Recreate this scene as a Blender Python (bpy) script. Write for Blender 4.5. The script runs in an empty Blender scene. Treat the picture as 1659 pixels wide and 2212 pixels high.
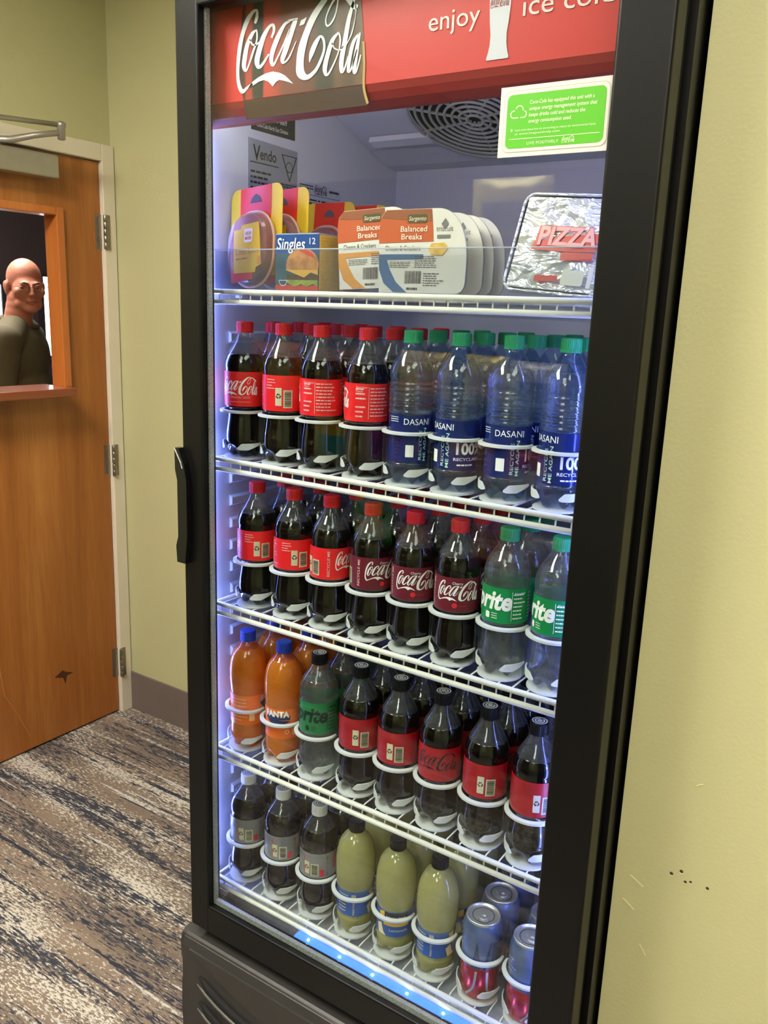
import bpy, bmesh, math, random
import numpy as np
from mathutils import Vector, Matrix
random.seed(7)
scene = bpy.context.scene
COL = scene.collection
PI = math.pi

# ---------------------------------------------------------------- camera
cam_d = bpy.data.cameras.new('camera')
cam = bpy.data.objects.new('camera', cam_d)
COL.objects.link(cam)
R_ = Vector((0.83052401, 0.55578183, 0.03655722))
U_ = Vector((-0.15858454, 0.17303969, 0.97206389))
F_ = Vector((-0.5339296, 0.81311981, -0.23185202))
cam.matrix_world = Matrix((
    (R_.x, U_.x, -F_.x, 1.04831), (R_.y, U_.y, -F_.y, -1.14108),
    (R_.z, U_.z, -F_.z, 1.60401), (0, 0, 0, 1)))
cam_d.sensor_fit = 'AUTO'
cam_d.sensor_width = 36.0
cam_d.lens = 36.0 * 1837.35 / 2212.0
cam_d.clip_start = 0.02
scene.camera = cam

# ---------------------------------------------------------------- world, view
world = bpy.data.worlds.new('world')
scene.world = world
world.use_nodes = True
world.node_tree.nodes['Background'].inputs[0].default_value = (1.0, 0.96, 0.88, 1)
world.node_tree.nodes['Background'].inputs[1].default_value = 0.03
vs = scene.view_settings
vs.view_transform = 'Standard'
vs.look = 'None'
vs.gamma = 1.0
vs.use_curve_mapping = False
vs.exposure = 1.25
CEIL_LAMP = 9.0        # strength of the ceiling light diffusers
LED = 14.0              # strength of the cooler's light strips
BACKROOM_LAMP = 20.0

# ---------------------------------------------------------------- materials
_M = {}
def lin(c):
    return tuple(((v / 255.0) / 12.92 if v / 255.0 <= 0.04045 else ((v / 255.0 + 0.055) / 1.055) ** 2.4) for v in c)

def mat(name, rgb=(128, 128, 128), rough=0.5, metal=0.0, trans=0.0, ior=1.45, emit=None, estr=0.0,
        var=0.0, vscale=40.0, bump=0.0, bscale=200.0, coat=0.0, stretch=(1, 1, 1), spec=None, sss=0.0):
    """principled material with optional noise variation and noise bump"""
    if name in _M:
        return _M[name]
    m = bpy.data.materials.new(name)
    m.use_nodes = True
    nt = m.node_tree
    b = nt.nodes['Principled BSDF']
    c = lin(rgb)
    b.inputs['Base Color'].default_value = (*c, 1)
    b.inputs['Roughness'].default_value = rough
    b.inputs['Metallic'].default_value = metal
    b.inputs['IOR'].default_value = ior
    b.inputs['Transmission Weight'].default_value = trans
    b.inputs['Coat Weight'].default_value = coat
    if spec is not None:
        b.inputs['Specular IOR Level'].default_value = spec
    if sss:
        b.inputs['Subsurface Weight'].default_value = sss
        b.inputs['Subsurface Radius'].default_value = (0.02, 0.008, 0.004)
    if emit:
        b.inputs['Emission Color'].default_value = (*lin(emit), 1)
        b.inputs['Emission Strength'].default_value = estr
    if var or bump:
        tc = nt.nodes.new('ShaderNodeTexCoord')
        mp = nt.nodes.new('ShaderNodeMapping')
        mp.inputs['Scale'].default_value = stretch
        nt.links.new(tc.outputs['Object'], mp.inputs['Vector'])
    if var:
        n = nt.nodes.new('ShaderNodeTexNoise')
        n.inputs['Scale'].default_value = vscale
        n.inputs['Detail'].default_value = 4
        nt.links.new(mp.outputs[0], n.inputs['Vector'])
        rp = nt.nodes.new('ShaderNodeValToRGB')
        rp.color_ramp.elements[0].position = 0.3
        rp.color_ramp.elements[1].position = 0.7
        rp.color_ramp.elements[0].color = (*[max(0, v * (1 - var)) for v in c], 1)
        rp.color_ramp.elements[1].color = (*[min(1, v * (1 + var)) for v in c], 1)
        nt.links.new(n.outputs['Fac'], rp.inputs[0])
        nt.links.new(rp.outputs[0], b.inputs['Base Color'])
    if bump:
        n2 = nt.nodes.new('ShaderNodeTexNoise')
        n2.inputs['Scale'].default_value = bscale
        n2.inputs['Detail'].default_value = 3
        nt.links.new(mp.outputs[0], n2.inputs['Vector'])
        bp = nt.nodes.new('ShaderNodeBump')
        bp.inputs['Strength'].default_value = bump
        bp.inputs['Distance'].default_value = 0.002
        nt.links.new(n2.outputs['Fac'], bp.inputs['Height'])
        nt.links.new(bp.outputs[0], b.inputs['Normal'])
    _M[name] = m
    return m

def thin_glass(name, tint=(245, 248, 250), ior=1.45, rough=0.0, haze=0.0, hazecol=(230, 230, 235), gloss=1.0):
    """thin clear sheet: straight-through transmission with a fresnel reflection"""
    if name in _M:
        return _M[name]
    m = bpy.data.materials.new(name)
    m.use_nodes = True
    nt = m.node_tree
    nt.nodes.clear()
    out = nt.nodes.new('ShaderNodeOutputMaterial')
    tr = nt.nodes.new('ShaderNodeBsdfTransparent')
    tr.inputs[0].default_value = (*lin(tint), 1)
    gl = nt.nodes.new('ShaderNodeBsdfGlossy')
    gl.inputs['Color'].default_value = (gloss, gloss, gloss, 1)
    gl.inputs['Roughness'].default_value = rough
    f0 = ((ior - 1) / (ior + 1)) ** 2
    lw_ = nt.nodes.new('ShaderNodeLayerWeight')
    lw_.inputs[0].default_value = 0.5
    pw = nt.nodes.new('ShaderNodeMath'); pw.operation = 'POWER'; pw.inputs[1].default_value = 5.0
    nt.links.new(lw_.outputs['Facing'], pw.inputs[0])
    ma = nt.nodes.new('ShaderNodeMath'); ma.operation = 'MULTIPLY_ADD'; ma.inputs[1].default_value = 1 - f0; ma.inputs[2].default_value = f0
    nt.links.new(pw.outputs[0], ma.inputs[0])
    mx = nt.nodes.new('ShaderNodeMixShader')
    nt.links.new(ma.outputs[0], mx.inputs[0])
    src = tr.outputs[0]
    if haze:
        df = nt.nodes.new('ShaderNodeBsdfDiffuse')
        df.inputs[0].default_value = (*lin(hazecol), 1)
        m2 = nt.nodes.new('ShaderNodeMixShader')
        m2.inputs[0].default_value = haze
        nt.links.new(tr.outputs[0], m2.inputs[1])
        nt.links.new(df.outputs[0], m2.inputs[2])
        src = m2.outputs[0]
    nt.links.new(src, mx.inputs[1])
    nt.links.new(gl.outputs[0], mx.inputs[2])
    nt.links.new(mx.outputs[0], out.inputs[0])
    _M[name] = m
    return m

# ---------------------------------------------------------------- mesh helpers
def new_mesh(name, verts, faces, m=None, smooth=False):
    me = bpy.data.meshes.new(name)
    me.from_pydata([tuple(v) for v in verts], [], faces)
    if m is not None:
        me.materials.append(m)
    if smooth:
        me.polygons.foreach_set('use_smooth', [True] * len(me.polygons))
    me.update()
    return me

def link(name, me, parent=None):
    o = bpy.data.objects.new(name, me)
    COL.objects.link(o)
    if parent is not None:
        o.parent = parent
    return o

def obj(name, vf, m, parent=None, smooth=False):
    return link(name, new_mesh(name, vf[0], vf[1], m, smooth), parent)

def empty(name, loc=(0, 0, 0), rz=0.0):
    o = bpy.data.objects.new(name, None)
    o.empty_display_size = 0.05
    COL.objects.link(o)
    o.location = loc
    o.rotation_euler = (0, 0, rz)
    return o

def tag(o, label=None, cat=None, group=None, kind=None):
    if label: o['label'] = label
    if cat: o['category'] = cat
    if group: o['group'] = group
    if kind: o['kind'] = kind
    return o

def copy_tree(o, parent=None):
    c = o.copy()
    COL.objects.link(c)
    c.parent = parent
    for ch in o.children:
        copy_tree(ch, c)
    return c

def join(*vfs):
    V, Fc = [], []
    for v, f in vfs:
        n = len(V)
        V += [tuple(p) for p in v]
        Fc += [tuple(i + n for i in q) for q in f]
    return V, Fc

def box(x0, x1, y0, y1, z0, z1):
    v = [(x0, y0, z0), (x1, y0, z0), (x1, y1, z0), (x0, y1, z0), (x0, y0, z1), (x1, y0, z1), (x1, y1, z1), (x0, y1, z1)]
    f = [(0, 3, 2, 1), (4, 5, 6, 7), (0, 1, 5, 4), (1, 2, 6, 5), (2, 3, 7, 6), (3, 0, 4, 7)]
    return v, f

def bevel_box(x0, x1, y0, y1, z0, z1, r=0.003, seg=2):
    bm = bmesh.new()
    bmesh.ops.create_cube(bm, size=1)
    for v in bm.verts:
        v.co = Vector((x0 + (v.co.x + .5) * (x1 - x0), y0 + (v.co.y + .5) * (y1 - y0), z0 + (v.co.z + .5) * (z1 - z0)))
    bmesh.ops.bevel(bm, geom=bm.edges[:], offset=r, segments=seg, affect='EDGES', profile=0.5)
    bm.verts.index_update()
    vf = [tuple(v.co) for v in bm.verts], [tuple(v.index for v in f.verts) for f in bm.faces]
    bm.free()
    return vf

def lathe(prof, n=32, mod=None, cap0=True, cap1=True):
    """prof: list of (r, z). mod(r, z, a) -> (r, z)"""
    V, Fc = [], []
    for (r, z) in prof:
        for k in range(n):
            a = 2 * PI * k / n
            rr, zz = mod(r, z, a) if mod else (r, z)
            V.append((rr * math.cos(a), rr * math.sin(a), zz))
    for i in range(len(prof) - 1):
        for k in range(n):
            k2 = (k + 1) % n
            Fc.append((i * n + k, i * n + k2, (i + 1) * n + k2, (i + 1) * n + k))
    if cap0: Fc.append(tuple(reversed(range(n))))
    if cap1: Fc.append(tuple((len(prof) - 1) * n + k for k in range(n)))
    return V, Fc

def tube(path, r, n=8, closed=False, caps=True):
    P = [Vector(p) for p in path]
    V, Fc = [], []
    m = len(P)
    rr = r if isinstance(r, (list, tuple)) else [r] * m
    up = None
    for i, p in enumerate(P):
        if closed:
            t = (P[(i + 1) % m] - P[i - 1]).normalized()
        else:
            t = (P[min(i + 1, m - 1)] - P[max(i - 1, 0)]).normalized()
        if up is None:
            up = Vector((0, 0, 1)) if abs(t.z) < 0.9 else Vector((1, 0, 0))
        a = t.cross(up).normalized()
        b = a.cross(t).normalized()
        up = b
        for k in range(n):
            w = 2 * PI * k / n
            V.append(tuple(p + (a * math.cos(w) + b * math.sin(w)) * rr[i]))
    for i in range(m if closed else m - 1):
        j = (i + 1) % m
        for k in range(n):
            k2 = (k + 1) % n
            Fc.append((i * n + k, i * n + k2, j * n + k2, j * n + k))
    if caps and not closed:
        Fc.append(tuple(reversed(range(n))))
        Fc.append(tuple((m - 1) * n + k for k in range(n)))
    return V, Fc

def prism(pts, d0, d1, plane='xz'):
    """2D outline extruded; plane 'xz': depth along y, 'yz': depth along x, 'xy': depth along z"""
    n = len(pts)
    def P(a, b, d):
        return {'xz': (a, d, b), 'yz': (d, a, b), 'xy': (a, b, d)}[plane]
    V = [P(a, b, d0) for a, b in pts] + [P(a, b, d1) for a, b in pts]
    Fc = [tuple(range(n)), tuple(reversed(range(n, 2 * n)))]
    for k in range(n):
        k2 = (k + 1) % n
        Fc.append((k, n + k, n + k2, k2))
    return V, Fc

def fix_normals(me):
    bm = bmesh.new()
    bm.from_mesh(me)
    bmesh.ops.recalc_face_normals(bm, faces=bm.faces[:])
    bm.to_mesh(me)
    bm.free()

def rrect(x0, x1, z0, z1, r, seg=5):
    pts = []
    for cx, cz, a0 in ((x1 - r, z1 - r, 0), (x0 + r, z1 - r, 90), (x0 + r, z0 + r, 180), (x1 - r, z0 + r, 270)):
        for k in range(seg + 1):
            a = math.radians(a0 + 90 * k / seg)
            pts.append((cx + r * math.cos(a), cz + r * math.sin(a)))
    return pts

def spline(pts, sub=6):
    """catmull-rom through points of any dimension"""
    P = [np.array(p, float) for p in pts]
    P = [2 * P[0] - P[1]] + P + [2 * P[-1] - P[-2]]
    out = []
    for i in range(1, len(P) - 2):
        for k in range(sub):
            t = k / sub
            a, b, c, d = P[i - 1:i + 3]
            out.append(0.5 * ((2 * b) + (-a + c) * t + (2 * a - 5 * b + 4 * c - d) * t * t + (-a + 3 * b - 3 * c + d) * t ** 3))
    out.append(P[-2])
    return out

# ------- flat lettering: everything is a list of 2D triangles/polys (verts2, faces)
def ribbon(stroke, sub=6):
    S = spline(stroke, sub)
    V, Fc = [], []
    for i, s in enumerate(S):
        t = (S[min(i + 1, len(S) - 1)] - S[max(i - 1, 0)])[:2]
        n = np.array([-t[1], t[0]]); n /= (np.linalg.norm(n) + 1e-9)
        w = max(s[2], 0.004) * 0.5 * (0.72 + 0.28 * abs(n[0]))
        V += [tuple(s[:2] + n * w), tuple(s[:2] - n * w)]
    for i in range(len(S) - 1):
        Fc.append((2 * i, 2 * i + 1, 2 * i + 3, 2 * i + 2))
    return V, Fc

def join2(*vfs):
    V, Fc = [], []
    for v, f in vfs:
        n = len(V); V += [tuple(p) for p in v]; Fc += [tuple(i + n for i in q) for q in f]
    return V, Fc

def xf2(vf, sx=1, sy=1, dx=0, dy=0, rot=0.0):
    c, s = math.cos(rot), math.sin(rot)
    return [((x * sx) * c - (y * sy) * s + dx, (x * sx) * s + (y * sy) * c + dy) for x, y in vf[0]], vf[1]

def rect2(x0, x1, y0, y1):
    return [(x0, y0), (x1, y0), (x1, y1), (x0, y1)], [(0, 1, 2, 3)]

def poly2(pts):
    return list(pts), [tuple(range(len(pts)))]

def ring2(cx, cy, r0, r1, n=24, a0=0, a1=360):
    V, Fc = [], []
    for k in range(n + 1):
        a = math.radians(a0 + (a1 - a0) * k / n)
        V += [(cx + r0 * math.cos(a), cy + r0 * math.sin(a)), (cx + r1 * math.cos(a), cy + r1 * math.sin(a))]
    for k in range(n):
        Fc.append((2 * k, 2 * k + 1, 2 * k + 3, 2 * k + 2))
    return V, Fc

_T = {}
def text2(s, size=1.0, shear=0.0, bold=0.0, align='LEFT', width=None):
    """outline of a word as flat triangles in 2D, optionally squeezed to a width"""
    key = (s, shear, bold, align)
    if key not in _T:
        cu = bpy.data.curves.new('t', 'FONT')
        cu.body = s; cu.size = 1.0; cu.shear = shear; cu.offset = bold
        cu.resolution_u = 3; cu.align_x = align
        o = bpy.data.objects.new('t', cu)
        COL.objects.link(o)
        dg = bpy.context.evaluated_depsgraph_get()
        dg.update()
        me = o.evaluated_get(dg).to_mesh()
        V = [(v.co.x, v.co.y) for v in me.vertices]
        Fc = [tuple(p.vertices) for p in me.polygons]
        o.evaluated_get(dg).to_mesh_clear()
        bpy.data.objects.remove(o)
        bpy.data.curves.remove(cu)
        _T[key] = (V, Fc)
    V, Fc = _T[key]
    sx = size
    if width:
        xs = [v[0] for v in V]
        sx = width / (max(xs) - min(xs))
    return [(x * sx, y * size) for x, y in V], Fc

def lines2(x0, x1, y0, y1, n, thick=0.35, seed=1, ragged=0.3):
    """rows of fine print too small to read: broken bars"""
    rg = random.Random(seed)
    parts = []
    h = (y1 - y0) / n
    for k in range(n):
        y = y1 - (k + 0.5) * h
        x = x0
        xe = x1 - rg.random() * ragged * (x1 - x0)
        while x < xe:
            w = (x1 - x0) * rg.uniform(0.06, 0.2)
            parts.append(rect2(x, min(x + w, xe), y - h * thick / 2, y + h * thick / 2))
            x += w + (x1 - x0) * 0.03
    return join2(*parts)

def barcode2(x0, x1, y0, y1, seed=3, vertical=True):
    rg = random.Random(seed)
    parts = []
    a0, a1 = (x0, x1) if vertical else (y0, y1)
    a = a0
    while a < a1:
        w = (a1 - a0) * rg.choice((0.02, 0.035, 0.05))
        parts.append(rect2(a, min(a + w, a1), y0, y1) if vertical else rect2(x0, x1, a, min(a + w, a1)))
        a += w + (a1 - a0) * rg.choice((0.025, 0.04))
    return join2(*parts)

def recycle2(cx, cy, r):
    parts = []
    for k in range(3):
        a = 90 + 120 * k
        parts.append(ring2(cx, cy, r * 0.55, r * 0.95, 8, a - 40, a + 30))
        q = math.radians(a + 30)
        t = math.radians(a + 65)
        parts.append(poly2([(cx + r * .35 * math.cos(q), cy + r * .35 * math.sin(q)), (cx + r * 1.15 * math.cos(q), cy + r * 1.15 * math.sin(q)), (cx + r * .75 * math.cos(t), cy + r * .75 * math.sin(t))]))
    return join2(*parts)

def flat(vf, depth, plane='xz', m=None):
    """2D shape laid on a plane at a depth"""
    f = {'xz': lambda a, b: (a, depth, b), 'yz': lambda a, b: (depth, a, b), 'xy': lambda a, b: (a, b, depth)}[plane]
    return [f(a, b) for a, b in vf[0]], vf[1]

def slab(vf, d0, d1, plane='xz'):
    """2D shape given a real thickness (front face, back face and walls round its outline)"""
    V, Fc = vf
    f = {'xz': lambda a, b, d: (a, d, b), 'yz': lambda a, b, d: (d, a, b), 'xy': lambda a, b, d: (a, b, d)}[plane]
    n = len(V)
    VV = [f(a, b, d0) for a, b in V] + [f(a, b, d1) for a, b in V]
    cnt = {}
    for q in Fc:
        for i in range(len(q)):
            e = (q[i], q[(i + 1) % len(q)])
            cnt[e] = cnt.get(e, 0) + 1
    FF = list(Fc) + [tuple(reversed([i + n for i in q])) for q in Fc]
    for (a, b) in cnt:
        if (b, a) not in cnt:
            FF.append((b, a, a + n, b + n))
    return VV, FF

def cut_strips(vf, step):
    """split a 2D shape into vertical strips so that it can bend round a bottle"""
    bm = bmesh.new()
    vs_ = [bm.verts.new((x, y, 0)) for x, y in vf[0]]
    for q in vf[1]:
        if len(set(q)) >= 3:
            try: bm.faces.new([vs_[i] for i in q])
            except ValueError: pass
    xs = [v[0] for v in vf[0]]
    x = math.floor(min(xs) / step) * step + step
    while x < max(xs):
        bmesh.ops.bisect_plane(bm, geom=bm.verts[:] + bm.edges[:] + bm.faces[:], plane_co=(x, 0, 0), plane_no=(1, 0, 0), dist=1e-7)
        x += step
    bm.verts.index_update()
    out = [(v.co.x, v.co.y) for v in bm.verts], [tuple(v.index for v in f.verts) for f in bm.faces]
    bm.free()
    return out

def wrap(vf, rfun, off=0.0006, step=0.0025, rref=0.036):
    """2D (arc length at rref, z) -> cylinder; s = 0 faces angle 0"""
    V, Fc = cut_strips(vf, step)
    out = []
    for s, z in V:
        a = s / rref
        r = rfun(z) + off
        out.append((r * math.cos(a), r * math.sin(a), z))
    return out, Fc
LOGO_STROKES = [[(0.151, 0.3673, 0.0204), (0.1633, 0.3959, 0.0245), (0.1673, 0.4245, 0.0204), (0.1592, 0.4408, 0.0163), (0.1306, 0.4327, 0.0245), (0.0857, 0.3918, 0.0367), (0.0449, 0.3184, 0.0327), (0.0204, 0.2367, 0.0327), (0.0082, 0.1633, 0.0286), (0.0041, 0.0857, 0.0245), (0.0163, 0.0245, 0.0286), (0.0449, -0.0122, 0.0286), (0.0816, 0.0041, 0.0204), (0.1306, 0.0245, 0.0204)], [(0.1633, 0.3306, 0.0082), (0.1265, 0.3102, 0.0286), (0.0857, 0.2531, 0.0327), (0.0653, 0.1837, 0.0367), (0.0571, 0.1347, 0.0327), (0.0735, 0.1061, 0.0163), (0.098, 0.1347, 0.0122), (0.1306, 0.2, 0.0163), (0.1633, 0.2653, 0.0122), (0.1673, 0.3061, 0.0122), (0.1633, 0.3306, 0.0082)], [(0.1061, 0.2857, 0.0082), (0.1265, 0.2531, 0.0122), (0.1551, 0.2449, 0.0122), (0.1878, 0.2571, 0.0122)], [(0.2857, 0.2694, 0.0163), (0.3061, 0.3061, 0.0204), (0.298, 0.3388, 0.0204), (0.2653, 0.3306, 0.0245), (0.2204, 0.2816, 0.0367), (0.1837, 0.2041, 0.0408), (0.1673, 0.151, 0.0408), (0.1837, 0.1143, 0.0245), (0.2163, 0.1306, 0.0204), (0.2653, 0.1796, 0.0122)], [(0.4327, 0.3429, 0.0163), (0.3878, 0.3265, 0.0245), (0.3347, 0.2612, 0.0367), (0.2939, 0.1878, 0.0367), (0.2857, 0.1388, 0.0286), (0.302, 0.1143, 0.0204), (0.3347, 0.151, 0.0122), (0.3837, 0.2204, 0.0122), (0.4327, 0.298, 0.0122)], [(0.4776, 0.3429, 0.0327), (0.4408, 0.2735, 0.0408), (0.4, 0.1878, 0.0408), (0.3755, 0.1388, 0.0327), (0.3878, 0.1184, 0.0163), (0.4286, 0.1429, 0.0122), (0.4857, 0.2286, 0.0041)], [(0.4163, 0.3469, 0.0122), (0.4531, 0.3469, 0.0163), (0.4939, 0.3469, 0.0163)], [(0.5878, 0.098, 0.0041), (0.5959, 0.1265, 0.0245), (0.6082, 0.1551, 0.0367), (0.6367, 0.2, 0.0327), (0.6694, 0.2286, 0.0163), (0.6939, 0.2041, 0.0163), (0.698, 0.1551, 0.0163), (0.6735, 0.098, 0.0204), (0.6327, 0.0449, 0.0245), (0.5714, 0.0163, 0.0367), (0.5224, 0.0449, 0.0612), (0.5143, 0.098, 0.0571), (0.5265, 0.1755, 0.0571), (0.5633, 0.2612, 0.049), (0.6163, 0.3429, 0.049), (0.6776, 0.4041, 0.0408), (0.7265, 0.4408, 0.0286), (0.7714, 0.449, 0.0204), (0.7918, 0.4204, 0.0122), (0.7837, 0.351, 0.0082), (0.7592, 0.302, 0.0122), (0.7224, 0.2776, 0.0122), (0.7061, 0.302, 0.0082), (0.7184, 0.3469, 0.0082), (0.7633, 0.4082, 0.0163), (0.8122, 0.4327, 0.0245), (0.8571, 0.4082, 0.0327), (0.8898, 0.3755, 0.0327), (0.9184, 0.3469, 0.0245), (0.9347, 0.3592, 0.0163)], [(0.8041, 0.2327, 0.0122), (0.7592, 0.1959, 0.0286), (0.7224, 0.1143, 0.0327), (0.7061, 0.049, 0.0327), (0.7224, 0.0122, 0.0163), (0.7592, 0.049, 0.0122), (0.8041, 0.1265, 0.0082), (0.8163, 0.1918, 0.0122), (0.8041, 0.2327, 0.0082)], [(0.7551, 0.1837, 0.0082), (0.7755, 0.151, 0.0082), (0.8163, 0.1388, 0.0082), (0.8408, 0.1551, 0.0082)], [(0.9102, 0.3878, 0.0163), (0.8776, 0.302, 0.0286), (0.849, 0.1755, 0.0327), (0.8286, 0.0776, 0.0327), (0.8327, 0.0204, 0.0245), (0.8531, 0.0367, 0.0122), (0.8776, 0.098, 0.0082)], [(0.8612, 0.1592, 0.0041), (0.898, 0.2163, 0.0082), (0.9224, 0.3061, 0.0041), (0.9224, 0.3592, 0.0082)], [(0.951, 0.2122, 0.0082), (0.9102, 0.1633, 0.0245), (0.8857, 0.0776, 0.0245), (0.8816, 0.0163, 0.0204), (0.9061, 0.0367, 0.0122), (0.9388, 0.1265, 0.0082)], [(0.9551, 0.2122, 0.0163), (0.9347, 0.1102, 0.0286), (0.9224, 0.0163, 0.0245), (0.9388, 0.0122, 0.0122), (0.9673, 0.0939, 0.0082)]]
LOGO_POLYS = [[(0.1224, 0.0327), (0.1796, 0.0571), (0.2408, 0.0735), (0.298, 0.0776), (0.351, 0.0653), (0.3959, 0.0449), (0.4327, 0.0163), (0.4612, -0.0082), (0.4286, 0.0041), (0.3878, 0.0163), (0.351, 0.0245), (0.3265, 0.0163), (0.3102, 0.0041), (0.298, -0.0082), (0.2816, 0.0082), (0.2612, 0.0245), (0.2245, 0.0367), (0.1878, 0.0327), (0.151, 0.0204), (0.1143, 0.0082), (0.0898, 0.0)], [(0.5184, 0.3347), (0.5633, 0.3469), (0.5429, 0.3102), (0.5061, 0.3061)]]
def logo2(w=1.0, x=0.0, y=0.0, sub=6):
    """the script logo as flat ribbons, w wide, lower left corner at x, y"""
    vf = join2(*[ribbon(s, sub) for s in LOGO_STROKES], *[poly2(q) for q in LOGO_POLYS])
    return xf2(vf, w, w, x, y)

# ================================================================ ROOM
def node_mat(name):
    m = bpy.data.materials.new(name); m.use_nodes = True
    nt = m.node_tree
    return m, nt, nt.nodes['Principled BSDF']

def wall_paint(name, rgb):
    m, nt, b = node_mat(name)
    tc = nt.nodes.new('ShaderNodeTexCoord')
    n1 = nt.nodes.new('ShaderNodeTexNoise'); n1.inputs['Scale'].default_value = 170; n1.inputs['Detail'].default_value = 3
    n2 = nt.nodes.new('ShaderNodeTexNoise'); n2.inputs['Scale'].default_value = 1.2
    nt.links.new(tc.outputs['Object'], n1.inputs['Vector']); nt.links.new(tc.outputs['Object'], n2.inputs['Vector'])
    c = lin(rgb)
    rp = nt.nodes.new('ShaderNodeValToRGB')
    rp.color_ramp.elements[0].color = (*[v * .96 for v in c], 1); rp.color_ramp.elements[1].color = (*[v * 1.04 for v in c], 1)
    nt.links.new(n2.outputs['Fac'], rp.inputs[0]); nt.links.new(rp.outputs[0], b.inputs['Base Color'])
    bp = nt.nodes.new('ShaderNodeBump'); bp.inputs['Strength'].default_value = 0.28; bp.inputs['Distance'].default_value = 0.0015
    nt.links.new(n1.outputs['Fac'], bp.inputs['Height']); nt.links.new(bp.outputs[0], b.inputs['Normal'])
    b.inputs['Roughness'].default_value = 0.55
    return m

def carpet_mat():
    m, nt, b = node_mat('carpet')
    N = nt.nodes.new; L = nt.links.new
    tc = N('ShaderNodeTexCoord')
    def noise(sx, sy, scale, detail, rough=0.6, off=0.0):
        mp = N('ShaderNodeMapping'); mp.inputs['Scale'].default_value = (sx, sy, 1); mp.inputs['Location'].default_value = (off, off * 1.7, 0)
        L(tc.outputs['Object'], mp.inputs['Vector'])
        n = N('ShaderNodeTexNoise'); n.inputs['Scale'].default_value = scale; n.inputs['Detail'].default_value = detail; n.inputs['Roughness'].default_value = rough
        L(mp.outputs[0], n.inputs['Vector'])
        return n.outputs['Fac']
    def ramp(src, p0, p1):
        h = N('ShaderNodeMath'); h.operation = 'MULTIPLY'; h.inputs[1].default_value = .5; L(src, h.inputs[0])
        r = N('ShaderNodeValToRGB'); r.color_ramp.elements[0].position = p0 / 2; r.color_ramp.elements[1].position = p1 / 2
        L(h.outputs[0], r.inputs[0]); return r.outputs[0]
    def mul(a, c):
        q = N('ShaderNodeMath'); q.operation = 'MULTIPLY'; L(a, q.inputs[0]); L(c, q.inputs[1]); return q.outputs[0]
    def mixc(f, a, c):
        q = N('ShaderNodeMixRGB'); L(f, q.inputs[0])
        if isinstance(a, tuple): q.inputs[1].default_value = (*lin(a), 1)
        else: L(a, q.inputs[1])
        q.inputs[2].default_value = (*lin(c), 1)
        return q.outputs[0]
    def add(a, c, k):
        q = N('ShaderNodeMath'); q.operation = 'MULTIPLY_ADD'; L(c, q.inputs[0]); q.inputs[1].default_value = k; L(a, q.inputs[2]); return q.outputs[0]
    speck = noise(60, 170, 1.0, 3, 0.7, 3.0)         # short dashes along x
    speck2 = noise(26, 190, 1.0, 3, 0.7, 9.0)        # longer dashes
    zone = noise(1.1, 5.0, 1.0, 2, 0.5, 1.0)         # where the cream specks gather
    zone2 = noise(1.5, 11.0, 1.0, 4, 0.65, 5.0)        # where the navy dashes gather
    thin = noise(1.3, 46.0, 1.0, 2, 0.5, 7.0)        # long thin streaks
    thin2 = noise(1.7, 40.0, 1.0, 2, 0.5, 17.0)
    base = mixc(ramp(noise(2.0, 8.0, 1.0, 3, .5, 11.0), 0.35, 0.65), (138, 121, 108), (116, 103, 94))
    c1 = mixc(ramp(add(speck, zone, 0.9), 0.985, 1.03), base, (200, 194, 184))
    c2 = mixc(ramp(add(speck2, zone2, 1.0), 1.03, 1.07), c1, (60, 62, 72))
    c2b = mixc(ramp(add(thin2, speck, 0.5), 0.865, 0.91), c2, (192, 190, 186))
    c3 = mixc(ramp(add(thin, speck2, 0.55), 0.895, 0.94), c2b, (52, 56, 68))
    L(c3, b.inputs['Base Color'])
    b.inputs['Roughness'].default_value = 0.95
    b.inputs['Specular IOR Level'].default_value = 0.1
    n = noise(1, 1, 420, 2, .6)
    bp = N('ShaderNodeBump'); bp.inputs['Strength'].default_value = 0.5; bp.inputs['Distance'].default_value = 0.003
    L(n, bp.inputs['Height']); L(bp.outputs[0], b.inputs['Normal'])
    return m

def wood_mat(name, c0, c1, c2, sc=(9, 9, 0.5), rough=0.38):
    m, nt, b = node_mat(name)
    N = nt.nodes.new; L = nt.links.new
    tc = N('ShaderNodeTexCoord')
    mp = N('ShaderNodeMapping'); mp.inputs['Scale'].default_value = sc
    L(tc.outputs['Object'], mp.inputs['Vector'])
    n = N('ShaderNodeTexNoise'); n.inputs['Scale'].default_value = 1.0; n.inputs['Detail'].default_value = 5; n.inputs['Distortion'].default_value = 0.8
    L(mp.outputs[0], n.inputs['Vector'])
    mp2 = N('ShaderNodeMapping'); mp2.inputs['Scale'].default_value = tuple(12 * s for s in sc)
    L(tc.outputs['Object'], mp2.inputs['Vector'])
    n2 = N('ShaderNodeTexNoise'); n2.inputs['Scale'].default_value = 1.6; n2.inputs['Detail'].default_value = 3
    L(mp2.outputs[0], n2.inputs['Vector'])
    q = N('ShaderNodeMath'); q.operation = 'MULTIPLY_ADD'; L(n2.outputs['Fac'], q.inputs[0]); q.inputs[1].default_value = 0.3; L(n.outputs['Fac'], q.inputs[2])
    rp = N('ShaderNodeValToRGB')
    e = rp.color_ramp.elements
    e[0].position = 0.42; e[0].color = (*lin(c0), 1); e[1].position = 0.88; e[1].color = (*lin(c2), 1)
    k = e.new(0.65); k.color = (*lin(c1), 1)
    L(q.outputs[0], rp.inputs[0]); L(rp.outputs[0], b.inputs['Base Color'])
    b.inputs['Roughness'].default_value = rough
    b.inputs['Coat Weight'].default_value = 0.15
    return m

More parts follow.
